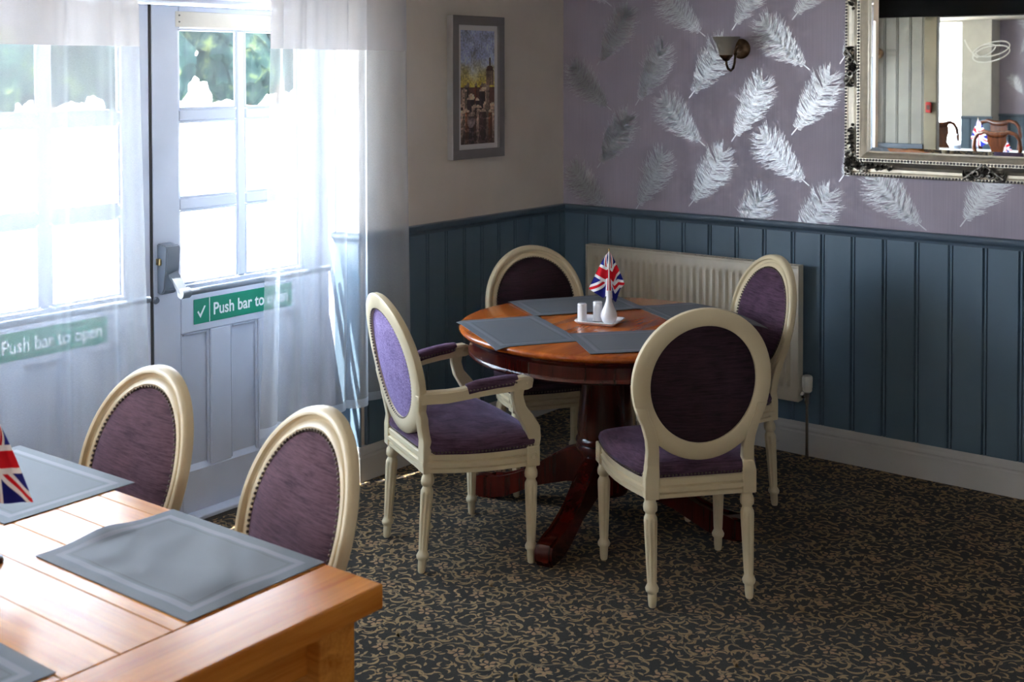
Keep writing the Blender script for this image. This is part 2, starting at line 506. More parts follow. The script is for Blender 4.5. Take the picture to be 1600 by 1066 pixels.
wall_back = struct('wall_back', boxes((XC, 0.3, 0, 0.35, 0, CEIL), (-3.27, XC, 0, 0.35, 2.06, CEIL), (-4.3, -3.27, 0, 0.35, 0, 1.05), (-4.3, -3.27, 0, 0.35, 2.1, CEIL), (-3.42, -3.27, 0, 0.35, 1.05, 2.1), (-4.3, -4.24, 0, 0.35, 1.05, 2.1)), MT['cream'])
wall_right = struct('wall_right', boxes((0, 0.3, -5.8, 0, 0, CEIL)), MT['wallpaper'])
wall_front = struct('wall_front', boxes((-14.0, 0, -5.8, -5.5, 0, CEIL)), MT['cream'])
# alcove left of the doors with an opening added for daylight, unseen by the camera
wall_alcove = struct('wall_alcove', boxes((-4.3, -4.0, 0.35, 0.75, 0, CEIL), (-4.45, -4.3, 0.45, 0.75, 0, CEIL), (PX, -5.2, 0.45, 0.75, 0, CEIL),
                                          (-5.2, -4.45, 0.45, 0.75, 0, 0.6), (-5.2, -4.45, 0.45, 0.75, 2.1, CEIL)), MT['cream'])
# partition seen in the mirror: planked wall, then a wide opening under a black lintel
OPY = -0.112
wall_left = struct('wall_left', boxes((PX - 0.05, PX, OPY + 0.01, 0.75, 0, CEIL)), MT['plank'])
struct('trim_1', boxes((PX - 0.2, PX + 0.06, -5.5, 0.45, 2.17, CEIL)), MT['black'])
# next room, seen in the mirror
struct('wall_far', boxes((-6.4, PX - 0.15, 0.45, 0.75, 0, CEIL), (-6.4, -6.25, 0.75, 1.9, 0, CEIL),
                         (-9.8, -6.4, 1.6, 1.9, 0, 0.6), (-9.8, -6.4, 1.6, 1.9, 2.2, CEIL), (-9.8, -9.5, 1.6, 1.9, 0.6, 2.2), (-6.7, -6.4, 1.6, 1.9, 0.6, 2.2),
                         (-9.95, -9.8, 1.6, 3.1, 0, CEIL),
                         (-13.7, -9.8, 2.8, 3.1, 0, 0.9), (-13.7, -9.8, 2.8, 3.1, 2.1, CEIL), (-13.7, -12.0, 2.8, 3.1, 0.9, 2.1), (-10.8, -9.95, 2.8, 3.1, 0.9, 2.1),
                         (-13.75, -13.3, 1.79, 2.22, 0, CEIL), (-13.6, -13.3, 2.22, 2.8, 2.42, CEIL)), MT['white'])
wall_end = struct('wall_end', boxes((-14.0, -13.7, -1.2, 1.79, 0, CEIL), (-14.0, -13.7, -5.5, -2.6, 0, CEIL), (-14.0, -13.7, -2.6, -1.2, 0, 1.15), (-14.0, -13.7, -2.6, -1.2, 2.3, CEIL)), MT['wallpaper'])


# --- matchboard dado: each board an object
def board_mesh(wd, z0, z1, th=0.013):
    """board with a V edge and a bead beside it; local x = width, y = outward (0..th), z up"""
    bm = new(); e = 0.005
    prof = [(0, 0), (0, th * 0.25), (e, th), (wd - 0.0175, th), (wd - 0.0165, th * 0.1), (wd - 0.0135, th * 0.1), (wd - 0.012, th * 0.92), (wd - e, th), (wd - 0.001, th * 0.25), (wd - 0.001, 0)]
    prism(bm, prof, lambda u, v, t: (u, v, t), z0, z1)
    return bm


def boards(parent, origin, ang, n, wd, z0, z1, mat, tilt=0.0):
    first = None
    for i in range(n):
        loc = Vector(origin) + Vector((cos(ang), sin(ang), 0)) * (wd * i)
        if first is None:
            first = obj('board', board_mesh(wd, z0, z1), mat, parent); o = first
        else: o = inst(first, 'board', parent)
        o.location = loc; o.rotation_euler = (0, 0, ang)
    return first


# wall_right: local x runs along -y, outward = -x   (rotation -90: x->-y, y->+x) so mirror outward by running +y
boards(wall_right, (0, -5.46, 0), pi / 2, 39, 0.13995, 0.12, 1.01, MT['panel'])
# wall_back: outward = -y ; run along -x  (rotation 180)
boards(wall_back, (-0.048, 0, 0), pi, 11, 0.1272, 0.12, 1.01, MT['panel'])
obj('board', boxes((-0.048, 0, -0.013, 0, 0.12, 1.01)), MT['panel'], wall_back)
bm = new(); box(bm, XC - 0.013, XC, -0.012, 0.135, 0.12, 1.01, 0.003); obj('board', bm, MT['panel'], wall_back)
boards(wall_back, (-3.27, 0, 0), pi, 8, 0.1272, 0.12, 1.01, MT['panel'])
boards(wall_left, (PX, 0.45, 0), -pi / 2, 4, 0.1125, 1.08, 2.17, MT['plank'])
boards(wall_left, (PX, 0.45, 0), -pi / 2, 4, 0.1125, 0.1, 1.04, MT['panel'])
boards(wall_end, (-13.7, 1.79, 0), -pi / 2, 12, 0.16, 0.1, 1.04, MT['panel'])
wf = bpy.data.objects['wall_far']
boards(wf, (-13.3, 2.22, 0), -pi / 2, 3, 0.1433, 0.1, 1.0, MT['panel'])


def moulding(bm, path, prof, closed=False):
    """prof: (out, z) outline carried along a plan path; out is to the right of travel"""
    n = len(path); P = [Vector((p[0], p[1], 0)) for p in path]; rings = []
    for i in range(n):
        d0 = (P[i] - P[i - 1]).normalized() if i > 0 else None
        d1 = (P[i + 1] - P[i]).normalized() if i < n - 1 else None
        if d0 is None: d0 = d1
        if d1 is None: d1 = d0
        n0 = Vector((d0.y, -d0.x, 0)); n1 = Vector((d1.y, -d1.x, 0)); m = n0 + n1; m = m / (m.dot(n0))
        rings.append([bm.verts.new(P[i] + m * o + Vector((0, 0, z))) for o, z in prof])
    k = len(prof)
    for a, b in zip(rings, rings[1:]):
        for j in range(k): bm.faces.new((a[j], a[(j + 1) % k], b[(j + 1) % k], b[j]))
    bm.faces.new(list(reversed(rings[0]))); bm.faces.new(rings[-1])


DADO = [(0, 0.995), (0.016, 0.995), (0.018, 1.006), (0.026, 1.012), (0.032, 1.018), (0.034, 1.026), (0.034, 1.036), (0.031, ZD), (0, ZD)]
SKIRT = [(0, 0), (0.022, 0), (0.022, 0.098), (0.019, 0.104), (0.019, 0.109), (0.022, 0.114), (0.021, 0.122), (0.018, 0.130), (0.017, 0.137), (0.0155, ZB), (0, ZB)]
bm = new(); moulding(bm, [(XC, 0.135), (XC, 0), (0, 0), (0, -5.5)], DADO); struct('trim_2', bm, MT['rail'])
bm = new(); moulding(bm, [(XC, 0.135), (XC, 0), (0, 0)], SKIRT); struct('baseboard_back', bm, MT['skirting'])
bm = new(); moulding(bm, [(0, -0.02), (0, -5.5)], SKIRT); struct('baseboard_right', bm, MT['skirting'])
bm = new(); box(bm, PX, PX + 0.03, 0.0, 0.45, 1.04, 1.085, 0.005); struct('trim_3', bm, MT['panel_dark'])
bm = new(); box(bm, PX - 0.055, PX + 0.02, OPY, -0.0, 0, 2.17, 0.006); struct('trim_4', bm, MT['olive'])
bm = new(); box(bm, -13.3, -13.26, 1.76, 2.22, 1.0, 1.04, 0.005); box(bm, -13.7, -13.66, -1.0, 1.79, 1.03, 1.07, 0.005); struct('trim_5', bm, MT['rail'])

# --- door frame and the two glazed leaves
DY = 0.22
bm = new()
box(bm, -3.27, -3.195, 0.135, 0.31, 0, 2.06, 0.003); box(bm, -1.482, XC, 0.135, 0.31, 0, 2.06, 0.002)
box(bm, -3.195, -1.482, 0.150, 0.31, 1.972, 2.06, 0.004); box(bm, -3.195, -1.482, 0.135, 0.165, 1.99, 2.06, 0.004)
struct('trim_6', bm, MT['door'])


def text_mesh(body, size):
    cu = bpy.data.curves.new('lettering', 'FONT'); cu.body = body; cu.size = size; cu.extrude = 0.0004
    cu.offset = 0.0012
    o = bpy.data.objects.new('lettering', cu); COL.objects.link(o)
    bpy.context.view_layer.update()
    me = bpy.data.meshes.new_from_object(o.evaluated_get(bpy.context.evaluated_depsgraph_get()))
    bpy.data.objects.remove(o); bpy.data.curves.remove(cu)
    return me


def door_leaf(name, x0, mirror, sign_x):
    W = 0.85
    X = (lambda a: x0 + W - a) if mirror else (lambda a: x0 + a)

    def seg(bm, a, b, z0, z1, y0=DY, y1=DY + 0.032, bev=0.004):
        xa, xb = sorted((X(a), X(b))); box(bm, xa, xb, y0, y1, z0, z1, bev)
    bm = new(); seg(bm, 0.0, 0.003, 0.014, 1.966, bev=0)
    d = struct(name, bm, MT['door_edge'])
    for a, b in ((0.003, 0.127), (0.73, 0.85)):
        bm = new(); seg(bm, a, b, 0.014, 1.966); obj('stile', bm, MT['door'], d)
    for z0, z1 in ((1.88, 1.966), (0.713, 0.902), (0.014, 0.18)):
        bm = new(); seg(bm, 0.127, 0.73, z0, z1); obj('rail', bm, MT['door'], d)
    bm = new(); seg(bm, 0.407, 0.449, 0.902, 1.88, DY + 0.003, DY + 0.024, 0.006); obj('glazing_bar', bm, MT['door'], d)
    for z0, z1 in ((1.528, 1.572), (1.188, 1.233)):
        for a, b in ((0.127, 0.407), (0.449, 0.73)):
            bm = new(); seg(bm, a, b, z0, z1, DY + 0.004, DY + 0.024, 0.006); obj('glazing_bar', bm, MT['door'], d)
    for r, (z0, z1) in enumerate(((0.902, 1.188), (1.233, 1.528), (1.572, 1.88))):
        for a, b in ((0.127, 0.407), (0.449, 0.73)):
            bm = new(); seg(bm, a, b, z0, z1, DY + 0.013, DY + 0.016, 0)
            p = obj('pane', bm, MT['glass_hazy'] if r == 2 else MT['glass'], d)
            bm = new()   # putty beads round the pane
            for q in ((a, a + 0.009, z0, z1), (b - 0.009, b, z0, z1), (a + 0.009, b - 0.009, z0, z0 + 0.009), (a + 0.009, b - 0.009, z1 - 0.009, z1)):
                seg(bm, q[0], q[1], q[2], q[3], DY + 0.007, DY + 0.013, 0.002)
            obj('glazing_bead', bm, MT['door'], p)
    for a, b in ((0.266, 0.367), (0.5075, 0.604)):
        bm = new(); seg(bm, a, b, 0.18, 0.713); obj('stile', bm, MT['door'], d)
    for a, b in ((0.127, 0.266), (0.367, 0.5075), (0.604, 0.73)):
        bm = new(); seg(bm, a, b, 0.18, 0.713, DY + 0.017, DY + 0.035, 0); pn = obj('panel', bm, MT['door'], d)
        bm = new()
        for q in ((a, a + 0.011, 0.18, 0.713), (b - 0.011, b, 0.18, 0.713), (a + 0.011, b - 0.011, 0.702, 0.713)):
            seg(bm, q[0], q[1], q[2], q[3], DY + 0.005, DY + 0.017, 0.004)
        obj('moulding', bm, MT['door'], pn)
        bm = new()   # sloping weathered ledge at the foot of the panel
        xa, xb = sorted((X(a), X(b)))
        prism(bm, [(DY + 0.003, 0.18), (DY + 0.017, 0.196), (DY + 0.017, 0.18)], lambda u, v, t: (t, u, v), xa, xb); obj('ledge', bm, MT['door'], pn)
    # fire-exit sign: green plate, tick, divider, lettering
    bm = new(); box(bm, sign_x, sign_x + 0.5, DY - 0.0022, DY, 0.742, 0.8385, 0.0008)
    s = obj('exit_sign', bm, MT['green'], d, label='green plate lettered Push bar to open')
    bm = new(); box(bm, sign_x + 0.0735, sign_x + 0.0765, DY - 0.003, DY - 0.002, 0.743, 0.8375); obj('divider', bm, MT['letter'], s)
    bm = new(); tick = [(0.016, 0.788), (0.022, 0.793), (0.030, 0.778), (0.050, 0.810), (0.056, 0.808), (0.031, 0.764)]
    prism(bm, tick, lambda u, v, t: (sign_x + u, t, v), DY - 0.003, DY - 0.002); obj('tick', bm, MT['letter'], s)
    me = text_mesh('Push bar to open', 0.072); me.materials.append(MT['letter'])
    t = bpy.data.objects.new('lettering', me); COL.objects.link(t); t.parent = s
    wx = max(v.co.x for v in me.vertices); t.scale = (0.385 / wx, 0.92, 1)
    t.location = (sign_x + 0.092, DY - 0.0026, 0.768); t.rotation_euler = (pi / 2, 0, 0)
    return d


d1 = door_leaf('door_1', -2.334, False, -2.149)
d2 = door_leaf('door_2', -3.188, True, -3.03)
bm = new(); box(bm, -2.222, -1.6, DY - 0.0025, DY, 1.886, 1.945, 0.001); tp = obj('timber_patch', bm, MT['tan'], d1, label='bare tan timber strip on the top rail')
for z in (1.905, 1.93):
    bm = new(); lathe(bm, [(0.0035, 0), (0.0035, 0.003)], 8, mat4=Matrix.Translation((-2.205, DY - 0.002, z)) @ Matrix.Rotation(pi / 2, 4, 'X')); obj('screw', bm, MT['pewter'], tp)


def push_bar(d, xc, xe, sgn):
    bm = new()
    prof = [(0.0, 0.885), (-0.03, 0.885), (-0.045, 0.905), (-0.04, 0.94), (-0.055, 0.975), (-0.062, 1.06), (-0.055, 1.07), (0.0, 1.074)]
    prism(bm, prof, lambda u, v, t: (t, DY + u, v), xc - 0.03, xc + 0.032)
    bmesh.ops.bevel(bm, geom=list(bm.edges), offset=0.004, segments=2, affect='EDGES')
    c = obj('push_bar_case', bm, MT['silver_grey'], d, True, label='silver grey latch case')
    bm = new(); box(bm, xc - 0.04, xc - 0.03, DY - 0.03, DY - 0.008, 0.995, 1.02, 0.002); obj('latch_bolt', bm, MT['brass'], c)
    bm = new(); sweep(bm, [(xc + 0.004, DY - 0.05, 0.962), (xc + 0.008 * sgn, DY - 0.075, 0.935), (xc + 0.016 * sgn, DY - 0.098, 0.892)], [(-0.017, -0.009), (0.017, -0.009), (0.017, 0.009), (-0.017, 0.009)], upv=Vector((0, 1, 0.6)))
    lathe(bm, [(0.0001, -0.002), (0.019, 0.0), (0.020, 0.004), (0.020, 0.036), (0.018, 0.04)], 16, mat4=Matrix.Translation((xc + (0.0 if sgn > 0 else 0.0), DY - 0.1, 0.892)) @ Matrix.Rotation(pi / 2, 4, 'Y'))
    obj('lever_arm', bm, MT['silver_grey'], c, True)
    bm = new()
    sweep(bm, [(xc + 0.02 * sgn, DY - 0.1, 0.892), (xe, DY - 0.1, 0.892)], [(0.011 * cos(a), 0.0125 * sin(a)) for a in [2 * pi * i / 12 for i in range(12)]])
    obj('push_bar', bm, MT['silver_grey'], d, True)


push_bar(d1, -2.285, -1.53, 1)
bm = new(); sweep(bm, [(-2.42, DY - 0.1, 0.892), (-3.12, DY - 0.1, 0.892)], circ(0.012, 10)); pb = obj('push_bar', bm, MT['silver_grey'], d2, True)
bm = new(); box(bm, -3.16, -3.10, DY - 0.11, DY, 0.88, 1.07, 0.006); obj('push_bar_case', bm, MT['silver_grey'], d2)
bm = new(); lathe(bm, [(0.012, 0), (0.014, 0.004), (0.010, 0.012)], 14, mat4=Matrix.Translation((-2.322, DY, 0.862)) @ Matrix.Rotation(pi / 2, 4, 'X')); obj('lock_cap', bm, MT['silver_grey'], d1, True)


def window(n, x0, x1, z0, z1, y0, y1, cols, rows):
    bm = new(); t = 0.05
    for s in ((x0, x1, z0, z0 + t), (x0, x1, z1 - t, z1), (x0, x0 + t, z0 + t, z1 - t), (x1 - t, x1, z0 + t, z1 - t)):
        box(bm, s[0], s[1], y0, y1, s[2], s[3], 0.004)
    wdw = struct('window_%d' % n, bm, MT['door'])
    ix, iz = (x1 - x0 - 2 * t) / cols, (z1 - z0 - 2 * t) / rows
    for i in range(1, cols):
        bm = new(); box(bm, x0 + t + ix * i - 0.015, x0 + t + ix * i + 0.015, y0 + 0.01, y1 - 0.01, z0 + t, z1 - t); obj('glazing_bar', bm, MT['door'], wdw)
    bm = new(); box(bm, x0 + t, x1 - t, (y0 + y1) / 2 - 0.001, (y0 + y1) / 2 + 0.002, z0 + t, z1 - t); obj('pane', bm, MT['glass'], wdw)


window(1, -5.2, -4.45, 0.6, 2.1, 0.6, 0.66, 2, 2)  # alcove opening out of view, added to brighten the room
window(4, -4.24, -3.42, 1.05, 2.1, 0.22, 0.27, 1, 1)  # out of view left of the doors, added for more side light
window(2, -9.5, -6.7, 0.6, 2.2, 1.75, 1.81, 3, 2)  # unseen, put in and widened to send daylight onto the right wall
bm = new()
for a in ((-2.6, -1.2, 1.15, 1.2), (-2.6, -1.2, 2.25, 2.3), (-2.6, -2.55, 1.2, 2.25), (-1.25, -1.2, 1.2, 2.25), (-1.93, -1.87, 1.2, 2.25)): box(bm, -13.9, -13.84, a[0], a[1], a[2], a[3], 0.004)
w5 = struct('window_5', bm, MT['door'])  # unseen end opening, added to throw daylight along the room
bm = new(); box(bm, -13.872, -13.869, -2.55, -1.25, 1.2, 2.25); obj('pane', bm, MT['glass'], w5)
window(3, -12.0, -10.8, 0.9, 2.1, 2.95, 3.01, 3, 2)  # unseen, put in to light the next room

# --- carpet scrollwork: scrolls, leaves and blossoms woven into the floor


def carpet_motifs():
    T = 0.42; S_ = 1.08; rnd = random.Random(11); cats = {'scroll': [], 'bloom': [], 'stem': []}; used = []

    def strip(cat, pts, wds):
        n = len(pts); L = []; R = []
        for i in range(n):
            a = pts[max(0, i - 1)]; b = pts[min(n - 1, i + 1)]
            dx, dy = b[0] - a[0], b[1] - a[1]; l = sqrt(dx * dx + dy * dy) or 1
            nx, ny = -dy / l, dx / l
            L.append((pts[i][0] + nx * wds[i], pts[i][1] + ny * wds[i])); R.append((pts[i][0] - nx * wds[i], pts[i][1] - ny * wds[i]))
        cats[cat].append((L, R))

    def cres(cx, cy, R, a0, sweep_a, wmax, cat='scroll'):
        n = 9; pts = []; wds = []
        for i in range(n):
            t = i / (n - 1); a = a0 + sweep_a * t; r = R * (1 - 0.45 * t)
            pts.append((cx + r * cos(a), cy + r * sin(a))); wds.append(wmax * (0.12 + sin(pi * min(1, t * 1.25) ** 1.2) ** 0.8 if t < 0.8 else 0.30 + 0.9 * (1 - t)))
        strip(cat, pts, wds); used.append(pts[4])

    def leaf(x, y, a, l, wd, cat='scroll'):
        pts = []; wds = []
        for i in range(5):
            t = i / 4; pts.append((x + l * t * cos(a + 0.5 * t), y + l * t * sin(a + 0.5 * t))); wds.append(wd * sin(pi * (0.05 + 0.9 * t)))
        strip(cat, pts, wds); used.append(pts[2])

    def flower(x, y, R, a):
        for k in range(5): 
            b = a + k * 2 * pi / 5
            pts = []; wds = []
            for i in range(5):
                t = i / 4; pts.append((x + R * (0.22 + 0.78 * t) * cos(b), y + R * (0.22 + 0.78 * t) * sin(b))); wds.append(R * 0.27 * sin(pi * (0.08 + 0.84 * t ** 1.3)))
            strip('bloom', pts, wds)
        used.append((x, y)); used.append((x + R, y)); used.append((x - R, y))
    cen = [(0.10, 0.09, 1), (0.31, 0.05, -1), (0.21, 0.24, 1), (0.03, 0.29, -1), (0.37, 0.22, -1), (0.12, 0.38, 1), (0.31, 0.36, 1)]
    for (cx, cy, s) in cen:
        a0 = rnd.uniform(0, 2 * pi); R0 = rnd.uniform(0.068, 0.085); pts = []; wds = []
        for i in range(26):
            t = i / 25; r = R0 * (1 - 0.72 * t); a = a0 + s * t * 4.4
            pts.append((cx + r * cos(a), cy + r * sin(a))); wds.append(0.0022 + 0.0008 * t)
        strip('stem', pts, wds)
        # tail leading away to the next scroll
        tx, ty = pts[0]; ta = a0 - s * pi / 2
        strip('stem', [(tx + 0.022 * i * cos(ta + 0.16 * i * s), ty + 0.022 * i * sin(ta + 0.16 * i * s)) for i in range(5)], [0.0022] * 5)
        flower(cx, cy, 0.024, rnd.uniform(0, 6))
        for k in (1, 6, 11, 16):
            x, y = pts[k]; a = a0 + s * k / 25 * 4.4
            cres(x + 0.018 * cos(a), y + 0.018 * sin(a), rnd.uniform(0.026, 0.036), a + pi * 0.75 * s, -s * 2.7, rnd.uniform(0.0042, 0.0056))
            if k % 5 == 1: leaf(x, y, a + s * 2.2, 0.026, 0.0052)
    for _ in range(900):
        x, y = rnd.uniform(0, T), rnd.uniform(0, T)
        if min(min(abs(x - u), T - abs(x - u)) ** 2 + min(abs(y - v), T - abs(y - v)) ** 2 for u, v in used) < 0.0175 ** 2: continue
        if rnd.random() < 0.6: cres(x, y, rnd.uniform(0.012, 0.021), rnd.uniform(0, 6.3), rnd.choice((-1, 1)) * 2.6, rnd.uniform(0.0030, 0.0044))
        else: leaf(x, y, rnd.uniform(0, 6.3), 0.021, 0.0042)
    cats = {c: [([(x * S_, y * S_) for x, y in L], [(x * S_, y * S_) for x, y in R]) for L, R in st] for c, st in cats.items()}
    return T * S_, cats


T, cats = carpet_motifs()
for k_, (cat, strips) in enumerate(cats.items()):
    V, Fc = [], []
    z = 0.0006 + 0.0002 * k_
    ca, sa = cos(0.0), sin(0.0)
    for ix in range(-13, 1):
        for iy in range(-14, 1):
            ox, oy = ix * T, iy * T
            for L, R in strips:
                b = len(V); n = len(L)
                for (lx, ly), (rx, ry) in zip(L, R):
                    V.append((min(ox + lx, -0.001), min(oy + ly, 0.13), z)); V.append((min(ox + rx, -0.001), min(oy + ry, 0.13), z))
                for i in range(n - 1): Fc.append((b + 2 * i, b + 2 * i + 1, b + 2 * i + 3, b + 2 * i + 2))
    me = bpy.data.meshes.new('carpet_' + cat); me.from_pydata(V, [], Fc); me.materials.append(MT[cat])
    o = bpy.data.objects.new({'scroll': 'carpet_scrollwork', 'bloom': 'carpet_blossom', 'stem': 'carpet_stem'}[cat], me)
    COL.objects.link(o); o.parent = floor; o['kind'] = 'stuff'

# --- feathers printed on the wallpaper


def feather_mesh(seed):
    rnd = random.Random(seed); V, Fc = [], []

    def strip(pts, wds):
        b = len(V); n = len(pts)
        for i in range(n):
            a = pts[max(0, i - 1)]; c = pts[min(n - 1, i + 1)]; dx, dy = c[0] - a[0], c[1] - a[1]; l = sqrt(dx * dx + dy * dy) or 1
            nx, ny = -dy / l * wds[i], dx / l * wds[i]
            V.append((pts[i][0] + nx, pts[i][1] + ny, 0)); V.append((pts[i][0] - nx, pts[i][1] - ny, 0))
        for i in range(n - 1): Fc.append((b + 2 * i, b + 2 * i + 1, b + 2 * i + 3, b + 2 * i + 2))
    L = 0.325
    spine = lambda t: (0.018 * sin(t * 2.6), L * t)      # local x across, y along
    strip([spine(i / 14) for i in range(14)], [0.0028 * (1 - i / 16) for i in range(14)])
    for side in (-1, 1):
        for i in range(56):
            t = 0.13 + 0.85 * (i + rnd.uniform(-0.3, 0.3)) / 56
            x0, y0 = spine(t)
            env = 0.090 * min(1.0, ((t - 0.08) / 0.42) ** 0.75) * (1.0 if t < 0.72 else max(0.25, 1 - ((t - 0.72) / 0.28) ** 2 * 0.62)) + 0.008
            ln = env * rnd.uniform(0.78, 1.16); a = radians(rnd.uniform(26, 42)) * (1 - 0.2 * t)
            if t > 0.75: a -= (t - 0.75) * 2.6
            pts = []; wds = []; cv = rnd.uniform(0.1, 0.7); wv = rnd.uniform(-0.25, 0.25)
            for k in range(6):
                u = k / 5; an = a + cv * (u - 0.2) * 0.9 - 0.45 * (u > 0.75) * u + wv * sin(u * 5)
                if k == 0: p = (x0, y0)
                else: p = (pts[-1][0] + side * ln / 5 * sin(an + 0.55), pts[-1][1] + ln / 5 * cos(an + 0.45))
                pts.append(p); wds.append(0.0026 * (1 - 0.75 * u) * rnd.uniform(0.7, 1.25))
            strip(pts, wds)
            if i % 3 == 0: strip([(p[0] + 0.002 * side, p[1] - 0.006) for p in pts[1:5]], [0.0017] * 4)
    me = bpy.data.meshes.new('feather_print'); me.from_pydata(V, [], Fc); me.materials.append(MT['feather']); return me


FM = [feather_mesh(3), feather_mesh(5), feather_mesh(9)]


def feather(wall, y, z, dy, dz, k, x=-0.0015, sgn=1):
    o = bpy.data.objects.new('feather_print', FM[k]); COL.objects.link(o); o.parent = wall
    d = Vector((0, dy, dz)).normalized(); nrm = Vector((-1 * sgn, 0, 0)); s = d.cross(nrm)
    m = Matrix((s, d, nrm)).transposed().to_4x4(); m.translation = (x, y, z)
    o.matrix_local = m @ Matrix.Diagonal((-1 if dy > 0 else 1, 1, 1, 1)); o['kind'] = 'stuff'


MOT = [(-0.816, 1.363, 0.253, 0.255, 0), (-0.73, 1.072, -0.195, 0.313, 1), (-0.955, 1.389, -0.165, 0.326, 2)]
for (y, z, dy, dz, k) in MOT:
    for i in range(-3, 7):
        for j in range(-6, 7):
            yy = y - 0.5235 * i; zz = z - 0.158 * i + 0.515 * j
            L = sqrt(dy * dy + dz * dz); ty, tz = yy + dy / L * 0.37, zz + dz / L * 0.37
            if max(yy, ty) > -0.03 or min(yy, ty) < -4.2 or zz > 2.4 or tz < ZD + 0.05: continue
            if zz < ZD - 0.02 and tz < ZD + 0.12: continue
            feather(wall_right, yy, zz, dy, dz, k)
            if 0 <= i < 3 and 0 < j < 4: pass
for q, (y, z, s) in enumerate(((1.45, 1.35, 1), (1.5, 1.95, -1), (1.2, 1.6, 1), (0.9, 1.2, -1), (1.3, 2.2, 1), (1.05, 1.98, -1))):
    feather(wall_end, y, z, 0.22 * s, 0.29, q % 3, -13.6985, -1)
bm = new(); box(bm, -3.195, -1.482, 0.16, 0.32, 0, 0.016, 0.003); struct('trim_7', bm, MT['door'])

# ---------------------------------------------------------------- outdoors
bm = new(); box(bm, -70, 120, -60, 140, -0.5, -0.12); g = struct('ground', bm, MT['gravel'])


def crown_mesh(seed):
    bm = new(); rnd = random.Random(seed)
    for k in range(7):
        c = Vector((rnd.uniform(-1.5, 1.5), rnd.uniform(-1.2, 1.2), rnd.uniform(-1.6, 1.8)))
        bmesh.ops.create_icosphere(bm, subdivisions=4, radius=rnd.uniform(1.3, 2.0), matrix=Matrix.Translation(c))
    for v in bm.verts:
        n = noise.fractal(v.co * 1.7, 1.0, 2.0, 4); v.co += v.co.normalized() * n * 0.5
    return bm


crowns = []
for i in range(14):
    x = 2 + (i % 7) * 6.6 + (3.3 if i > 6 else 0) + random.uniform(-0.4, 0.4); y = 36 + (9 if i > 6 else 0) + random.uniform(-1, 1)
    t = thing('tree', 'leafy tree beyond the bright yard outside the glazed doors', 'tree', (x, y, -0.12), random.uniform(0, 6), 'trees outside the doors')
    if i < 3:
        c = obj('crown', crown_mesh(20 + i), MT['leaf'], t, True); c.location = (0, 0, 3.9); crowns.append(c)
        bm = new(); lathe(bm, [(0.28, 0), (0.2, 1.2), (0.16, 3.2)], 9); tk = obj('trunk', bm, MT['bark'], t, True)
        if i == 0: trunk = tk
    else:
        inst(crowns[i % 3], 'crown', t, (0, 0, 3.9), (0, 0, random.uniform(0, 6)), (1, 1, random.uniform(0.9, 1.2))); inst(trunk, 'trunk', t)

for i in range(12):
    t = thing('shrub', 'dense shrub under the trees outside the glazed doors', 'shrub', (0.5 + i * 4.3 + random.uniform(-0.3, 0.3), 56 + random.uniform(-1, 1), -0.12), random.uniform(0, 6), 'shrubs outside the doors')
    inst(crowns[i % 3], 'crown', t, (0, 0, 2.7), (0, 0, random.uniform(0, 6)), (0.66, 0.66, 0.62 * random.uniform(0.9, 1.2))); inst(trunk, 'trunk', t, scale=(0.5, 0.5, 0.5))

# ---------------------------------------------------------------- radiator
RAD = thing('radiator', 'cream ribbed panel radiator on the blue-grey boarding behind the round table', 'radiator', (0, -0.768, 0.25))
hw, rh = 0.562, 0.604
bm = new()
nf, ncol = 33, 33 * 8
zs = [0.0, 0.012, 0.045, 0.062, 0.070, rh - 0.062, rh - 0.052, rh - 0.042, rh - 0.014, rh - 0.004]
amp = [0, 0, 0, 0.5, 1, 1, 0.5, 0, 0, 0]
grid = []
for z, a in zip(zs, amp):
    row = []
    for i in range(ncol + 1):
        ph = (i % 8) / 8; pr = 0.5 - 0.5 * cos(2 * pi * ph); pr = min(1, max(0, (pr - 0.25) * 2.0))
        xx = -0.085 - (0.014 * pr * a if 8 < i < ncol - 8 else 0) + (0.006 if z == zs[0] or z == zs[-1] else 0)
        row.append(bm.verts.new((xx, hw - 2 * hw * i / ncol, z)))
    grid.append(row)
for a, b in zip(grid, grid[1:]):
    for i in range(ncol): bm.faces.new((a[i], a[i + 1], b[i + 1], b[i]))
obj('front_panel', bm, MT['radiator'], RAD, True)
bm = new(); box(bm, -0.062, -0.05, -hw, hw, 0, rh - 0.01, 0.003); obj('back_panel', bm, MT['radiator'], RAD)
for s in (-1, 1):
    bm = new(); y0, y1 = sorted((s * hw, s * (hw + 0.004))); box(bm, -0.096, -0.045, y0, y1, 0.004, rh + 0.004, 0.0015); obj('side_panel', bm, MT['radiator'], RAD)
bm = new(); box(bm, -0.096, -0.09, -hw, hw, rh - 0.006, rh + 0.003); box(bm, -0.052, -0.045, -hw, hw, rh - 0.006, rh + 0.003)
for i in range(60):
    y = -hw + 2 * hw * (i + 0.5) / 60; box(bm, -0.09, -0.052, y - 0.0035, y + 0.0035, rh - 0.004, rh + 0.001)
obj('top_grille', bm, MT['radiator'], RAD)
for y in (-0.4, 0.4):
    bm = new(); box(bm, -0.05, -0.0145, y - 0.02, y + 0.02, 0.08, rh - 0.08); obj('wall_bracket', bm, MT['radiator'], RAD)
bm = new()
lathe(bm, [(0.012, -0.03), (0.012, 0.0), (0.016, 0.002), (0.016, 0.02), (0.011, 0.024)], 14)
tube(bm, [(0, 0, 0.008), (0, 0.04, 0.008)], 0.009, 10)
lathe(bm, [(0.016, 0), (0.016, 0.014)], 6, mat4=Matrix.Translation((0, 0.012, 0.008)) @ Matrix.Rotation(-pi / 2, 4, 'X'))
vb = obj('valve_body', bm, MT['chrome'], RAD, True); vb.location = (-0.07, -hw - 0.036, 0.028)
bm = new()
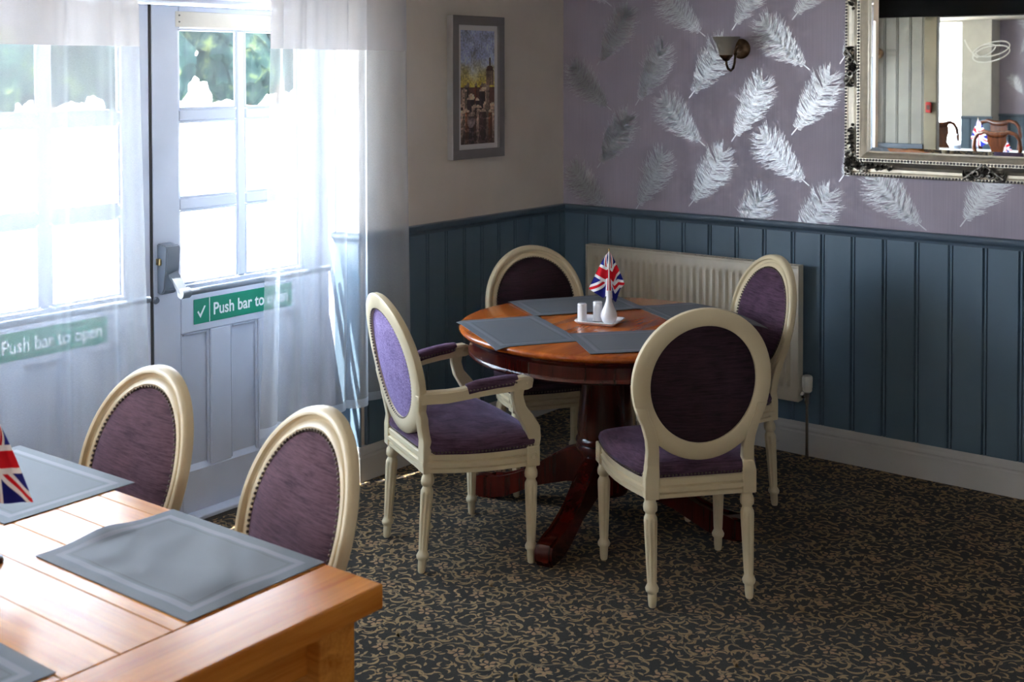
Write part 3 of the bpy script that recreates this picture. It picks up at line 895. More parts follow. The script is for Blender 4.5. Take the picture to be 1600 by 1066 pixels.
lathe(bm, [(0.017, 0.024), (0.021, 0.03), (0.021, 0.036)], 24)
lathe(bm, [(0.019, 0.036), (0.0215, 0.042), (0.0225, 0.085), (0.020, 0.094), (0.013, 0.097)], 32, rfun=lambda r, z, a: r * (1 + (0.07 * cos(12 * a) if 0.04 < z < 0.09 else 0)))
obj('valve_head', bm, MT['rad_white'], vb, True)
bm = new(); tube(bm, [(0, 0, -0.03), (0, 0, -0.28)], 0.0075, 10); obj('pipe', bm, MT['chrome'], vb, True)
bm = new(); tube(bm, [(-0.07, hw + 0.02, 0.035), (-0.07, hw + 0.02, -0.25)], 0.0075, 10); tube(bm, [(-0.07, hw, 0.035), (-0.07, hw + 0.025, 0.035)], 0.01, 10); obj('lockshield_valve', bm, MT['chrome'], RAD, True)

# ---------------------------------------------------------------- chairs


def chair(name, label, base, ang, H, lean, arms, mats, group=None, full=True):
    """base: point under the seat back at floor level; local +x is forward"""
    FR, FAB, BACK, BPANEL = mats
    t = thing(name, label, 'chair', (base[0], base[1], 0), ang, group)
    zr0, zr1 = 0.345, 0.412
    wr = 0.165 if not arms else 0.178; wf = 0.212 if not arms else 0.262; D = 0.40 if not arms else 0.375
    cw = 0.35; A, B = 0.235, 0.25

    def bx(z, y):   # forward position of the back's mid plane
        s = max(0.0, (z - 0.42) / (H - 0.42))
        return -lean * s + cw * y * y * (1 if z > 0.45 else 0.4)

    def P(y, z, d): return (bx(z, y) + d, y, z)
    # legs: turned and fluted
    lp = [(0.0105, 0.0), (0.0135, 0.004), (0.0155, 0.022), (0.0160, 0.045), (0.0220, 0.051), (0.0240, 0.060), (0.0200, 0.068), (0.0160, 0.075),
          (0.0172, 0.085), (0.0240, 0.270), (0.0235, 0.282), (0.0180, 0.292), (0.0170, 0.298), (0.0240, 0.305), (0.0252, 0.316), (0.0235, 0.327), (0.0200, 0.333), (0.020, 0.350)]
    fl = lambda r, z, a: 0.92 * r * (1 - (0.20 * max(0, cos(8 * a)) ** 0.7 if 0.08 < z < 0.275 else 0))
    for sx, sy in ((D - 0.012, wf), (D - 0.012, -wf), (0.012, wr), (0.012, -wr)):
        rear = sx < 0.1
        bm = new(); lathe(bm, lp, 40, rfun=fl)
        sh = Matrix.Identity(4)
        if rear: sh[0][2] = 0.075
        for v in bm.verts: v.co = sh @ v.co
        leg = obj('leg', bm, FR, t, True); leg.location = (sx - (0.026 if rear else 0), sy, 0)
        if not rear:
            bm = new(); box(bm, -0.024, 0.024, -0.024, 0.024, 0.345, 0.415, 0.003)
            if arms or True:
                for r in (0.015, 0.009):
                    tube(bm, [(0.0245, r * cos(a), 0.38 + r * sin(a)) for a in [2 * pi * i / 12 for i in range(12)]], 0.0022, 5, True, upv=Vector((1, 0, 0)))
                    tube(bm, [(r * cos(a), math.copysign(0.0245, sy), 0.38 + r * sin(a)) for a in [2 * pi * i / 12 for i in range(12)]], 0.0022, 5, True, upv=Vector((0, 1, 0)))
            obj('leg_block', bm, FR, leg, True)
    # seat outline

    def outline(o, rear=False):
        pts = []
        n = 10
        L = [(0.0, -wr - 0.018), (0.0, wr + 0.018)]
        for i in range(n): f = i / n; pts.append((-0.012 + 0 * f, -wr - 0.015 + 2 * (wr + 0.015) * f))
        for i in range(n):
            f = i / n; pts.append((-0.012 + (D - 0.0) * f, (wr + 0.015) + (wf + 0.012 - wr - 0.015) * f + 0.028 * sin(pi * f)))
        for i in range(n):
            f = i / n; y = (wf + 0.012) * (1 - 2 * f); pts.append((D - 0.012 + 0.035 * (1 - (y / (wf + 0.012)) ** 2) + 0.0, y))
        for i in range(n):
            f = i / n; pts.append((D - 0.012 - D * f, -(wf + 0.012) + (wf + 0.012 - wr - 0.015) * f - 0.028 * sin(pi * f)))
        c = Vector((D / 2, 0)); res = []
        for x, y in pts:
            if rear:
                if x < 0.024: y = max(-(wr - 0.027), min(wr - 0.027, y))
                x = max(x, -0.004)
            v = Vector((x, y)) - c; l = v.length; v = v * ((l + o) / l); res.append((v.x + c.x, v.y + c.y))
        return res
    bm = new()
    stack(bm, outline, [(zr0, -0.05), (zr0, -0.005), (zr0 + 0.003, 0.001), (zr0 + 0.015, 0.001), (zr0 + 0.018, -0.006), (zr0 + 0.021, -0.006), (zr0 + 0.025, 0.005), (zr0 + 0.037, 0.005),
                        (zr0 + 0.041, -0.006), (zr0 + 0.044, -0.006), (zr0 + 0.047, 0.001), (zr0 + 0.064, 0.001), (zr1, -0.004)])
    obj('seat_rail', bm, FR, t, True)
    bm = new()
    stack(bm, lambda o: outline(o, True), [(zr1 - 0.006, -0.004), (zr1 + 0.004, 0.004), (zr1 + 0.022, 0.010), (zr1 + 0.040, 0.002), (zr1 + 0.052, -0.018), (zr1 + 0.062, -0.05), (zr1 + 0.069, -0.10), (zr1 + 0.073, -0.16)], (D / 2, 0, zr1 + 0.075))
    seat = obj('seat_cushion', bm, FAB, t, True)

    def nails(parent, pts, r=0.0042):
        bm = new()
        for p in pts: ball(bm, p, r, 1)
        obj('nail_trim', bm, MT['nail'], parent, True, kind='stuff')

    def along(pts, step):
        out = []; acc = 0; n = len(pts)
        for i in range(n):
            a = Vector(pts[i]); b = Vector(pts[(i + 1) % n]); l = (b - a).length
            while acc < l: out.append(a + (b - a) * (acc / l)); acc += step
            acc -= l
        return out
    nails(seat, along([(x, y, zr1 + 0.008) for x, y in outline(0.006, True)], 0.0125))
    # oval back: moulded ring
    zc = H - B; wd = 0.057
    prof = [(0, 0.006), (0.004, 0.014), (0.010, 0.017), (0.017, 0.016), (0.0205, 0.006), (0.030, 0.003), (0.0345, 0.011), (0.044, 0.013), (0.049, 0.010), (0.057, 0.006),
            (0.057, -0.012), (0.053, -0.015), (0.006, -0.015), (0.001, -0.011)]
    N = 72; rings = []; bm = new()
    ev = lambda a, k: ((A - k) * cos(a) * (1 + 0.012 * sin(a)), zc + (B - k) * sin(a))
    for i in range(N):
        a = 2 * pi * i / N; ring = []
        for k, d in prof:
            y, z = ev(a, k); ring.append(bm.verts.new(P(y, z, d)))
        rings.append(ring)
    for i in range(N):
        a, b = rings[i], rings[(i + 1) % N]; m = len(prof)
        for j in range(m): bm.faces.new((a[j], a[(j + 1) % m], b[(j + 1) % m], b[j]))
    obj('back_frame', bm, FR, t, True)
    # stiles from rear legs into the ring
    for s in (-1, 1):
        bm = new(); rows = []
        y0 = wr
        ro = lambda z: A * sqrt(max(0, 1 - ((z - (H - B)) / B) ** 2)) - 0.0015
        for z, yi, yo in ((0.345, y0 - 0.024, y0 + 0.024), (0.42, y0 - 0.024, y0 + 0.024), (0.455, y0 - 0.023, y0 + 0.018), (H - 0.465, y0 - 0.022, y0 + 0.016), (H - 0.43, y0 - 0.018, y0 + 0.020), (H - 0.405, y0 - 0.010, y0 + 0.027), (H - 0.38, y0 - 0.002, ro(H - 0.38)), (H - 0.35, y0 + 0.012, ro(H - 0.35)), (H - 0.32, y0 + 0.02, ro(H - 0.32))):
            d0, d1 = (-0.017, 0.012) if z > 0.43 else (-0.020, 0.020)
            rows.append([bm.verts.new(P(s * y, z, d)) for y, d in ((yi, d0), (yo, d0), (yo, d1), (yi, d1))])
        for a, b in zip(rows, rows[1:]):
            for j in range(4): bm.faces.new((a[j], a[(j + 1) % 4], b[(j + 1) % 4], b[j]))
        bm.faces.new(rows[0]); bm.faces.new(rows[-1])
        bmesh.ops.bevel(bm, geom=[e for e in bm.edges], offset=0.003, segments=1, affect='EDGES')
        obj('stile', bm, FR, t, True)
    # upholstery in the oval, front and rear

    def pad(dom, base, sgn, k0):
        bm = new(); R = [0, 0.25, 0.5, 0.7, 0.85, 0.95, 1.0]; prev = None
        c = bm.verts.new(P(0, zc, base + sgn * dom)); 
        for r in R[1:]:
            ring = []
            for i in range(48):
                a = 2 * pi * i / 48; y, z = ev(a, k0); y *= r; z = zc + (z - zc) * r
                ring.append(bm.verts.new(P(y, z, base + sgn * dom * (1 - r ** 3.2))))
            if prev is None:
                for i in range(48): bm.faces.new((c, ring[i], ring[(i + 1) % 48]))
            else:
                for i in range(48): bm.faces.new((prev[i], prev[(i + 1) % 48], ring[(i + 1) % 48], ring[i]))
            prev = ring
        return bm
    fp = obj('back_cushion', pad(0.026, 0.008, 1, wd - 0.008), FAB if BACK is None else BACK, t, True)
    nails(fp, along([P(*ev(2 * pi * i / 90, wd - 0.006), 0.0125) for i in range(90)], 0.0125))
    bk = obj('back_panel', pad(0.004, -0.004, -1, wd - 0.002), BPANEL, t, True)
    if not full: nails(bk, along([P(*ev(2 * pi * i / 90, wd - 0.002), -0.0125) for i in range(90)], 0.0125))
    if arms:
        for s in (-1, 1):
            ya = 0.207; yb = wf + 0.012; z0 = 0.61
            path = [P(s * 0.205, 0.612, 0.0), (0.06, s * 0.232, 0.615), (0.11, s * 0.248, 0.622), (0.16, s * 0.258, 0.632), (0.22, s * 0.267, 0.638), (0.29, s * yb, 0.642), (0.335, s * yb, 0.644), (0.358, s * yb, 0.640)]
            bm = new(); sec = [(-0.019, -0.022), (0.019, -0.022), (0.021, 0.012), (0.015, 0.019), (-0.015, 0.019), (-0.021, 0.012)]
            sweep(bm, path, sec, scales=[1, 1, 0.95, 1.05, 1.05, 1.05, 1.1, 0.75])
            arm = obj('armrest', bm, FR, t, True)
            for q in (-1, 1):   # carved scroll on the knuckle
                bm = new()
                tube(bm, [(0.335 + (0.016 - 0.0018 * i) * cos(0.7 * i), s * yb + q * 0.0225, 0.643 + (0.016 - 0.0018 * i) * sin(0.7 * i)) for i in range(9)], 0.0022, 5, upv=Vector((0, 1, 0)))
                obj('scroll', bm, FR, arm, True)
            bm = new()
            pp = [(0.125, s * 0.2515, 0.637), (0.16, s * 0.258, 0.646), (0.22, s * 0.267, 0.653), (0.27, s * (yb - 0.001), 0.656), (0.30, s * yb, 0.657)]
            sweep(bm, pp, [(-0.022, -0.018), (0.022, -0.018), (0.024, -0.004), (0.019, 0.010), (0.008, 0.016), (-0.008, 0.016), (-0.019, 0.010), (-0.024, -0.004)], scales=[0.9, 1, 1, 1, 0.9])
            pd = obj('arm_pad', bm, FAB, arm, True)
            nails(pd, [(0.128 + 0.0125 * i, s * (0.252 + 0.024 * 1 + (0.0225 if 1 else 0) * min(1, i / 11)), 0.634 + 0.0012 * i) for i in range(14)] +
                  [(0.128 + 0.0125 * i, s * (0.252 - 0.024 + 0.0215 * min(1, i / 11)), 0.634 + 0.0012 * i) for i in range(14)], 0.0036)
            bm = new()
            xs = D - 0.012
            path = [(xs, s * wf, 0.405), (xs + 0.006, s * wf, 0.44), (xs + 0.002, s * (wf + 0.002), 0.475), (xs - 0.022, s * (wf + 0.006), 0.515), (xs - 0.050, s * (wf + 0.010), 0.555), (xs - 0.060, s * (wf + 0.012), 0.595), (xs - 0.058, s * (wf + 0.012), 0.632)]
            sweep(bm, path, [(-0.017, -0.024), (0.017, -0.024), (0.017, 0.024), (-0.017, 0.024)], upv=Vector((1, 0, 0)), scales=[1.0, 1.05, 1.1, 1.0, 0.85, 0.8, 0.95])
            bmesh.ops.bevel(bm, geom=[e for e in bm.edges], offset=0.003, segments=1, affect='EDGES')
            obj('arm_support', bm, FR, t, True)
    return t


CP = MT['chair_paint']
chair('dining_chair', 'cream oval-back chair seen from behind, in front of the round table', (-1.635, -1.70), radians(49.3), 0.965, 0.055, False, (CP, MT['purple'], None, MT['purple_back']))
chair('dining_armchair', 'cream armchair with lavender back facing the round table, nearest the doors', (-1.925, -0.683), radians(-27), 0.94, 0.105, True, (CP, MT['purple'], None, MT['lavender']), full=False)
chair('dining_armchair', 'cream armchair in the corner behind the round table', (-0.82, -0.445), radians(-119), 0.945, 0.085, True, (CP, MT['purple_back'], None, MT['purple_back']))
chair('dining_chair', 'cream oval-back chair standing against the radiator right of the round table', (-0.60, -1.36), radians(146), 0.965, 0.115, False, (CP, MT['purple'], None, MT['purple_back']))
CW = MT['chair_worn']
chair('dining_chair', 'cream oval-back chair at the oak table, nearer the glazed doors', (-3.32, -0.945), radians(175), 0.95, 0.165, False, (CW, MT['aubergine'], None, MT['purple_back']))
chair('dining_chair', 'worn cream oval-back chair by the near corner of the oak table', (-3.33, -1.55), radians(166), 0.95, 0.165, False, (CW, MT['aubergine'], None, MT['purple_back']))

# ---------------------------------------------------------------- round pedestal table
RT = Vector((-1.19, -1.04, 0)); TOP = 0.75; RR = 0.562
tb = thing('round_table', 'round cherry pedestal table with dark red base in the room corner', 'table', RT)
bm = new(); lathe(bm, [(0.01, 0.722), (RR - 0.03, 0.722), (RR - 0.012, 0.724), (RR - 0.002, 0.731), (RR, 0.738), (RR - 0.003, 0.745), (RR - 0.010, 0.749), (RR - 0.016, TOP), (0.01, TOP)], 96); obj('tabletop', bm, MT['cherry_top'], tb, True)
bm = new(); lathe(bm, [(RR - 0.055, 0.642), (RR - 0.040, 0.642), (RR - 0.034, 0.648), (RR - 0.036, 0.656), (RR - 0.040, 0.66), (RR - 0.040, 0.700), (RR - 0.030, 0.708), (RR - 0.020, 0.716), (RR - 0.018, 0.722), (RR - 0.07, 0.722)], 96, cap=False)
bm2 = None; obj('apron', bm, MT['mahogany'], tb, True)
bm = new()
box(bm, -0.42, 0.42, -0.06, 0.06, 0.665, 0.722, 0.004, mat4=Matrix.Rotation(radians(20), 4, 'Z')); box(bm, -0.19, 0.19, -0.17, 0.17, 0.585, 0.668, 0.006, mat4=Matrix.Rotation(radians(20), 4, 'Z'))
obj('top_bearer', bm, MT['mahogany'], tb)
bm = new(); box(bm, -0.012, 0.012, -0.011, 0.011, -0.04, 0.04, 0.003); o = obj('catch_block', bm, MT['oak'], tb, label='pale wooden catch under the top'); o.location = (-0.16, -0.235, 0.60)
bm = new(); lathe(bm, [(0.13, 0.59), (0.135, 0.57), (0.12, 0.555), (0.10, 0.545), (0.095, 0.53), (0.098, 0.46), (0.104, 0.40), (0.108, 0.345), (0.104, 0.318), (0.112, 0.308), (0.114, 0.298), (0.106, 0.29), (0.112, 0.28), (0.112, 0.262), (0.104, 0.252), (0.098, 0.24), (0.095, 0.12), (0.085, 0.10)], 40)
obj('pedestal', bm, MT['mahogany'], tb, True)
for k in range(4):
    bm = new()
    prof = [(0.06, 0.255), (0.12, 0.262), (0.17, 0.245), (0.24, 0.20), (0.31, 0.150), (0.38, 0.110), (0.44, 0.090), (0.485, 0.084), (0.53, 0.088), (0.555, 0.082), (0.568, 0.062), (0.568, 0.030), (0.56, 0.010), (0.54, 0.0), (0.47, 0.002), (0.42, 0.022), (0.36, 0.050), (0.29, 0.085), (0.22, 0.115), (0.15, 0.125), (0.06, 0.125)]
    prism(bm, prof, lambda u, v, t: (u, t, v), -0.033, 0.033)
    bmesh.ops.bevel(bm, geom=[e for e in bm.edges if abs(e.verts[0].co.y - e.verts[1].co.y) < 1e-6], offset=0.009, segments=2, affect='EDGES')
    f = obj('foot', bm, MT['mahogany'], tb, True); f.rotation_euler = (0, 0, radians(11 + 90 * k))


def placemat(label, c, ang, z, mat, group, droopc=None, R=0.0, ripple=0.0, seed=0, lift=None):
    """thin woven mat draped on the table top; part past the table edge hangs"""
    bm = new(); L, W = 0.24, 0.165; nx, ny = 36, 26
    uvl = bm.loops.layers.uv.new('UVMap'); V = {}
    for lay, dz in ((0, 0.0016), (1, 0.0)):
        for i in range(nx + 1):
            for j in range(ny + 1):
                u, v = -L + 2 * L * i / nx, -W + 2 * W * j / ny
                h = 0.0
                if droopc is not None:
                    p = Vector((c[0] + cos(ang) * u - sin(ang) * v, c[1] + sin(ang) * u + cos(ang) * v)); r = (p - Vector(droopc[:2])).length
                    h -= max(0, r - R) ** 1.3 * 0.6
                if ripple:
                    n = noise.noise(Vector((u * 3 + v * 7 + seed, v * 6 - u * 2, seed)))
                    ed = max(0, 1 - (u / L) ** 4) * max(0, 1 - (v / W) ** 4)
                    h += ed * ripple * (max(0, n + 0.1) ** 1.5 + 0.22 * abs(sin(26 * u + 9 * v + 3 * n)) ** 3)
                    if lift: h += lift * max(0, 1 - ((u - L) / 0.05) ** 2) * exp(-((v - 0.01) / 0.06) ** 2) if u > L - 0.05 else 0
                V[lay, i, j] = (bm.verts.new((u, v, z + h + dz)), (u, v))
    def face(keys):
        f = bm.faces.new([V[k][0] for k in keys])
        for lp, k in zip(f.loops, keys): lp[uvl].uv = V[k][1]
    for i in range(nx):
        for j in range(ny):
            face([(0, i, j), (0, i + 1, j), (0, i + 1, j + 1), (0, i, j + 1)]); face([(1, i, j), (1, i, j + 1), (1, i + 1, j + 1), (1, i + 1, j)])
    for i in range(nx):
        face([(0, i, 0), (1, i, 0), (1, i + 1, 0), (0, i + 1, 0)]); face([(0, i, ny), (0, i + 1, ny), (1, i + 1, ny), (1, i, ny)])
    for j in range(ny):
        face([(0, 0, j), (0, 0, j + 1), (1, 0, j + 1), (1, 0, j)]); face([(0, nx, j), (1, nx, j), (1, nx, j + 1), (0, nx, j + 1)])
    o = obj('placemat', bm, mat, None, True); o.location = (c[0], c[1], 0); o.rotation_euler = (0, 0, ang)
    return tag(o, label, 'placemat', group)


G1 = 'placemats on the round table'
placemat('slate grey placemat overhanging the round table edge by the lavender armchair', (-1.512, -0.862), radians(-123), TOP + 0.0006, MT['mat_dark'], G1, RT, RR - 0.012)
placemat('slate grey placemat before the chair seen from behind', (-1.378, -1.329), atan2(-0.66, 0.75), TOP + 0.0026, MT['mat_dark'], G1, RT, RR - 0.012)
placemat('slate grey placemat before the armchair in the corner', (-0.971, -0.751), atan2(-0.55, 0.83), TOP + 0.0026, MT['mat_dark'], G1, RT, RR - 0.012)
placemat('slate grey placemat before the chair by the radiator', (-0.84, -1.255), atan2(-0.84, -0.54), TOP + 0.0006, MT['mat_dark'], G1, RT, RR - 0.012)

# tray, shakers, vase, flag
TC = (-1.203, -1.023); TA = radians(-76)


def rrect(hx, hy, r, n=5):
    pts = []
    for cx, cy, a0 in ((hx - r, hy - r, 0), (-hx + r, hy - r, 90), (-hx + r, -hy + r, 180), (hx - r, -hy + r, 270)):
        for i in range(n): a = radians(a0 + 90 * i / (n - 1)); pts.append((cx + r * cos(a), cy + r * sin(a)))
    return pts


bm = new(); ol = lambda o: rrect(0.085 + o, 0.070 + o, 0.020 + min(0, o) * 0.5)
stack(bm, ol, [(0.0, -0.016), (0.002, -0.012), (0.007, -0.005), (0.013, 0.0), (0.0145, -0.0005), (0.0145, -0.003), (0.009, -0.008), (0.0055, -0.014), (0.005, -0.02)])
o = obj('condiment_tray', bm, MT['china'], None, True); o.location = (TC[0], TC[1], TOP); o.rotation_euler = (0, 0, TA); tag(o, 'small white china tray holding shakers and vase on the round table', 'tray')


def shaker(name, label, x, y, h, holes):
    t = thing(name, label, 'shaker', (x, y, TOP + 0.0055), 0, 'white cruet shakers')
    bm = new(); lathe(bm, [(0.0165, 0), (0.019, 0.002), (0.0192, 0.006), (0.0178, 0.01), (0.0178, h - 0.012), (0.0172, h - 0.009), (0.0178, h - 0.008), (0.0176, h - 0.003), (0.0150, h), (0.004, h + 0.0005)], 28); obj('body', bm, MT['china'], t, True)
    for k in range(holes):
        a = 2 * pi * k / holes; bm = new(); lathe(bm, [(0.0013, 0), (0.0013, 0.0006)], 8, (0.006 * cos(a), 0.006 * sin(a), h)); obj('hole', bm, MT['door_edge'], t)


shaker('salt_shaker', 'white cylindrical shaker at the end of the tray away from the vase', -1.252, -0.975, 0.072, 1)
shaker('pepper_shaker', 'white cylindrical shaker in the middle, beside the vase', -1.200, -1.012, 0.076, 4)
VX, VY = -1.213, -1.072
vz = thing('bud_vase', 'white bulb-shaped bud vase on the condiment tray', 'vase', (VX, VY, TOP + 0.0055))
bm = new(); lathe(bm, [(0.018, 0.0), (0.020, 0.003), (0.027, 0.012), (0.0315, 0.026), (0.0315, 0.036), (0.027, 0.050), (0.019, 0.066), (0.0125, 0.084), (0.0098, 0.102), (0.0102, 0.116), (0.0135, 0.126), (0.0140, 0.128), (0.0120, 0.1275), (0.0085, 0.115), (0.0085, 0.09)], 32); obj('body', bm, MT['china'], vz, True)
bm = new(); tube(bm, [(0.0313 * cos(a), 0.0313 * sin(a), 0.040) for a in [2 * pi * i / 32 for i in range(32)]], 0.0008, 5, True); obj('band', bm, MT['china'], vz, True)


def union_flag(label, loc, rz, pole_h, z_top, scale, base=False, cu=None):
    """flag draped from the top of its pole; local x = screen right when rz faces the camera"""
    t = thing('table_flag', label, 'flag', loc, rz)
    bm = new(); tube(bm, [(0, 0, 0), (0, 0, pole_h)], 0.0024, 10); obj('pole', bm, MT['pole'], t, True)
    bm = new(); lathe(bm, [(0.0026, -0.004), (0.0034, 0.0), (0.0034, 0.004), (0.0012, 0.008)], 10, (0, 0, pole_h)); obj('finial', bm, MT['brass'], t, True)
    bm = new(); uvl = bm.loops.layers.uv.new('UVMap'); nu, nv = 44, 28; V = {}
    # bottom-edge control points (x, z below top), left corner ... right corner
    cu = cu or [(0.0, -0.079, -0.150), (0.18, -0.050, -0.166), (0.36, -0.022, -0.184), (0.5, 0.003, -0.165), (0.62, 0.016, -0.190), (0.72, 0.027, -0.200), (0.84, 0.043, -0.150), (1.0, 0.061, -0.126)]
    def bot(u):
        for (a, xa, za), (b, xb, zb) in zip(cu, cu[1:]):
            if u <= b: k = (u - a) / (b - a); return xa + (xb - xa) * k, za + (zb - za) * k
        return cu[-1][1:]
    for i in range(nu + 1):
        for j in range(nv + 1):
            u, v = i / nu, j / nv; bxx, bz = bot(u); q = 1 - v
            x = bxx * q ** 0.80; z = bz * q
            y = 0.0045 + 0.012 * q * (0.5 + 0.5 * cos(2 * pi * u * 2.5)) * (0.4 + 0.6 * abs(u - 0.5) * 2) * min(1, abs(u - 0.5) * 8) + 0.012 * q * abs(u - 0.5)
            V[i, j] = bm.verts.new((x * scale, y * scale, z_top + z * scale))
    for i in range(nu):
        for j in range(nv):
            ks = [(i, j), (i + 1, j), (i + 1, j + 1), (i, j + 1)]; f = bm.faces.new([V[k] for k in ks])
            for lp, k in zip(f.loops, ks): lp[uvl].uv = (k[0] / nu, k[1] / nv)
    obj('cloth', bm, MT['flag'], t, True)
    if base:
        bm = new(); lathe(bm, [(0.016, 0), (0.017, 0.003), (0.015, 0.010), (0.006, 0.014)], 20); obj('base', bm, MT['dark_wood'], t, True)
    return t


RZF = YAW - pi / 2 - 0.08   # turned square to the view
union_flag('small union flag standing in the white bud vase', (VX, VY, TOP + 0.09), RZF, 0.195, 0.190, 0.98)

# ---------------------------------------------------------------- oak table in the foreground
OX, OY, TZ = -3.452, -2.03, 0.75   # near right corner
ft = thing('oak_table', 'honey oak plank dining table in the left foreground', 'table', (OX, OY, 0))
pw = 0.1065; LEN = 1.62; NP = 8
WT = 0.04 + pw * NP + 0.04
bm = new(); box(bm, -WT, 0, 0, 0.152, TZ - 0.048, TZ, 0.004, 2); obj('breadboard_end', bm, MT['oak_end'], ft)
bm = new(); box(bm, -WT, 0, LEN - 0.152, LEN, TZ - 0.048, TZ, 0.004, 2); obj('breadboard_end', bm, MT['oak_end'], ft)
xs = [0, -0.045] + [-0.045 - pw * (i + 1) for i in range(NP)] + [-WT]
for a, b in zip(xs, xs[1:]):
    bm = new(); box(bm, b + 0.0006, a - 0.0006, 0.1526, LEN - 0.1526, TZ - 0.040, TZ - 0.0003, 0.0018); obj('plank', bm, MT['oak'], ft)
bm = new(); box(bm, -WT + 0.06, -0.05, 0.075, 0.10, TZ - 0.15, TZ - 0.048, 0.003); obj('apron', bm, MT['oak_end'], ft)
bm = new(); box(bm, -WT + 0.06, -0.05, LEN - 0.10, LEN - 0.075, TZ - 0.15, TZ - 0.048, 0.003); obj('apron', bm, MT['oak_end'], ft)
for x in (-0.075, -WT + 0.05):
    bm = new(); box(bm, x, x + 0.025, 0.10, LEN - 0.10, TZ - 0.15, TZ - 0.048, 0.003); obj('apron', bm, MT['oak'], ft)
for x in (-0.125, -WT + 0.035):
    for y in (0.04, LEN - 0.13):
        bm = new(); box(bm, x, x + 0.09, y, y + 0.09, 0, TZ - 0.048, 0.005, 2); obj('leg', bm, MT['oak'], ft)
G2 = 'placemats on the oak table'
placemat('rippled grey placemat on the oak table before the worn near chair', (-3.617, -1.631), radians(90), TZ + 0.0006, MT['mat_light'], G2, ripple=0.010, seed=2.3, lift=0.012)
placemat('grey placemat on the oak table beside the union flag', (-3.566, -0.936), radians(91), TZ + 0.0006, MT['mat_light'], G2)
placemat('grey placemat in the bottom left corner of the picture on the oak table', (-4.19, -1.612), radians(90), TZ + 0.0006, MT['mat_light'], G2)
union_flag('union flag on the oak table at the left edge of the picture', (-3.846, -1.351, TZ), RZF + 0.1, 0.33, 0.290, 1.0, True,
           [(0.0, -0.072, -0.160), (0.2, -0.048, -0.170), (0.4, -0.02, -0.172), (0.5, 0.0, -0.172), (0.62, 0.020, -0.176), (0.75, 0.040, -0.177), (0.88, 0.058, -0.177), (1.0, 0.073, -0.174)])

# ---------------------------------------------------------------- sheer curtains


def curtain(label, top, bot, seed, ph, y0=-0.075, z0=0.345, z1=2.12):
    t = thing('curtain', label, 'curtain', (0, y0, 0)); rnd = random.Random(seed)
    f = [rnd.uniform(0.8, 1.25) for _ in range(6)]; p = [rnd.uniform(0, 6) for _ in range(6)]

    def sheet(za, zb, off, nx, nz, flare=True, s0=0.0, s1=1.0):
        bm = new(); g = []
        for j in range(nz + 1):
            z = zb + (za - zb) * j / nz; q = (z1 - z) / (z1 - z0)
            xl = top[0] + (bot[0] - top[0]) * q ** 1.3; xr = top[1] + (bot[1] - top[1]) * q ** 1.3; row = []
            for i in range(nx + 1):
                s = s0 + (s1 - s0) * i / nx; S = s * (bot[1] - bot[0])
                w1 = 2 * pi * S / (0.21 * f[0]) + p[0] + 1.6 * sin(2 * pi * S / (0.47 * f[1]) + p[1]) + 0.25 * q * sin(9 * S + p[2])
                am = 0.030 * (0.55 + 0.45 * sin(2 * pi * S / 0.6 + p[3])) * (0.75 + 0.35 * q)
                y = am * sin(w1) + 0.0035 * sin(2 * pi * S / 0.06 + p[4] + 1.2 * q) * (0.5 + 0.5 * sin(5 * S + p[5]))
                x = xl + (xr - xl) * s + 0.9 * am * cos(w1) * 0.8
                row.append(bm.verts.new((x, y + off, z)))
            g.append(row)
        for a, b in zip(g, g[1:]):
            for i in range(nx): bm.faces.new((a[i], a[i + 1], b[i + 1], b[i]))
        return bm
    n = int(260 * (bot[1] - bot[0]) / 0.8)
    obj('voile', sheet(z0 + 0.035, z1, 0, n, 36), MT['sheer'], t, True)
    obj('hem', sheet(z0, z0 + 0.035, 0, n, 3), MT['sheer_hem'], t, True)
    obj('heading_band', sheet(1.825, z1, -0.003, n, 8), MT['sheer_band'], t, True)
    obj('band_hem', sheet(1.802, 1.825, -0.003, n, 2), MT['sheer_band'], t, True)
    return t


curtain('white sheer curtain drawn to the right of the glazed doors', (-2.008, -1.262), (-2.075, -1.235), 4, 0)
curtain('white sheer curtain hanging across the left door leaf', (-3.27, -2.60), (-3.30, -2.558), 12, 0)
rod = thing('curtain_rod', 'white curtain rod above the glazed doors', 'curtain rod', (-2.25, -0.075, 2.14))
bm = new(); tube(bm, [(-1.12, 0, 0), (1.12, 0, 0)], 0.012, 10, upv=Vector((0, 1, 0))); obj('pole', bm, MT['pole'], rod, True)
for x in (-1.08, 1.08):
    bm = new(); box(bm, x - 0.01, x + 0.01, 0, 0.075, -0.02, 0.02); obj('bracket', bm, MT['pole'], rod)

# ---------------------------------------------------------------- framed print
pc = thing('framed_print', 'tall grey framed painting of a domed hillside city on the cream wall', 'picture', (-0.7165, 0, 1.6415))
PWd, PHt, fwid = 0.188, 0.328, 0.042
bm = new()
for a in ((-PWd, PWd, -PHt, -PHt + fwid), (-PWd, PWd, PHt - fwid, PHt), (-PWd, -PWd + fwid, -PHt + fwid, PHt - fwid), (PWd - fwid, PWd, -PHt + fwid, PHt - fwid)):
    box(bm, a[0], a[1], -0.034, 0.0, a[2], a[3], 0.0015)
obj('frame', bm, MT['frame_grey'], pc)
bm = new(); box(bm, -PWd - 0.003, -PWd, -0.032, 0, -PHt, PHt); obj('frame_edge', bm, MT['frame_silver'], pc, label='bright silver side of the frame')
bm = new(); box(bm, -PWd + fwid, PWd - fwid, -0.022, -0.01, -PHt + fwid, PHt - fwid); obj('mount', bm, MT['mount'], pc)
bm = new(); cl = bm.loops.layers.color.new('Col'); NX, NZ = 44, 110; ax, az = 0.123, 0.262; rnd = random.Random(5)
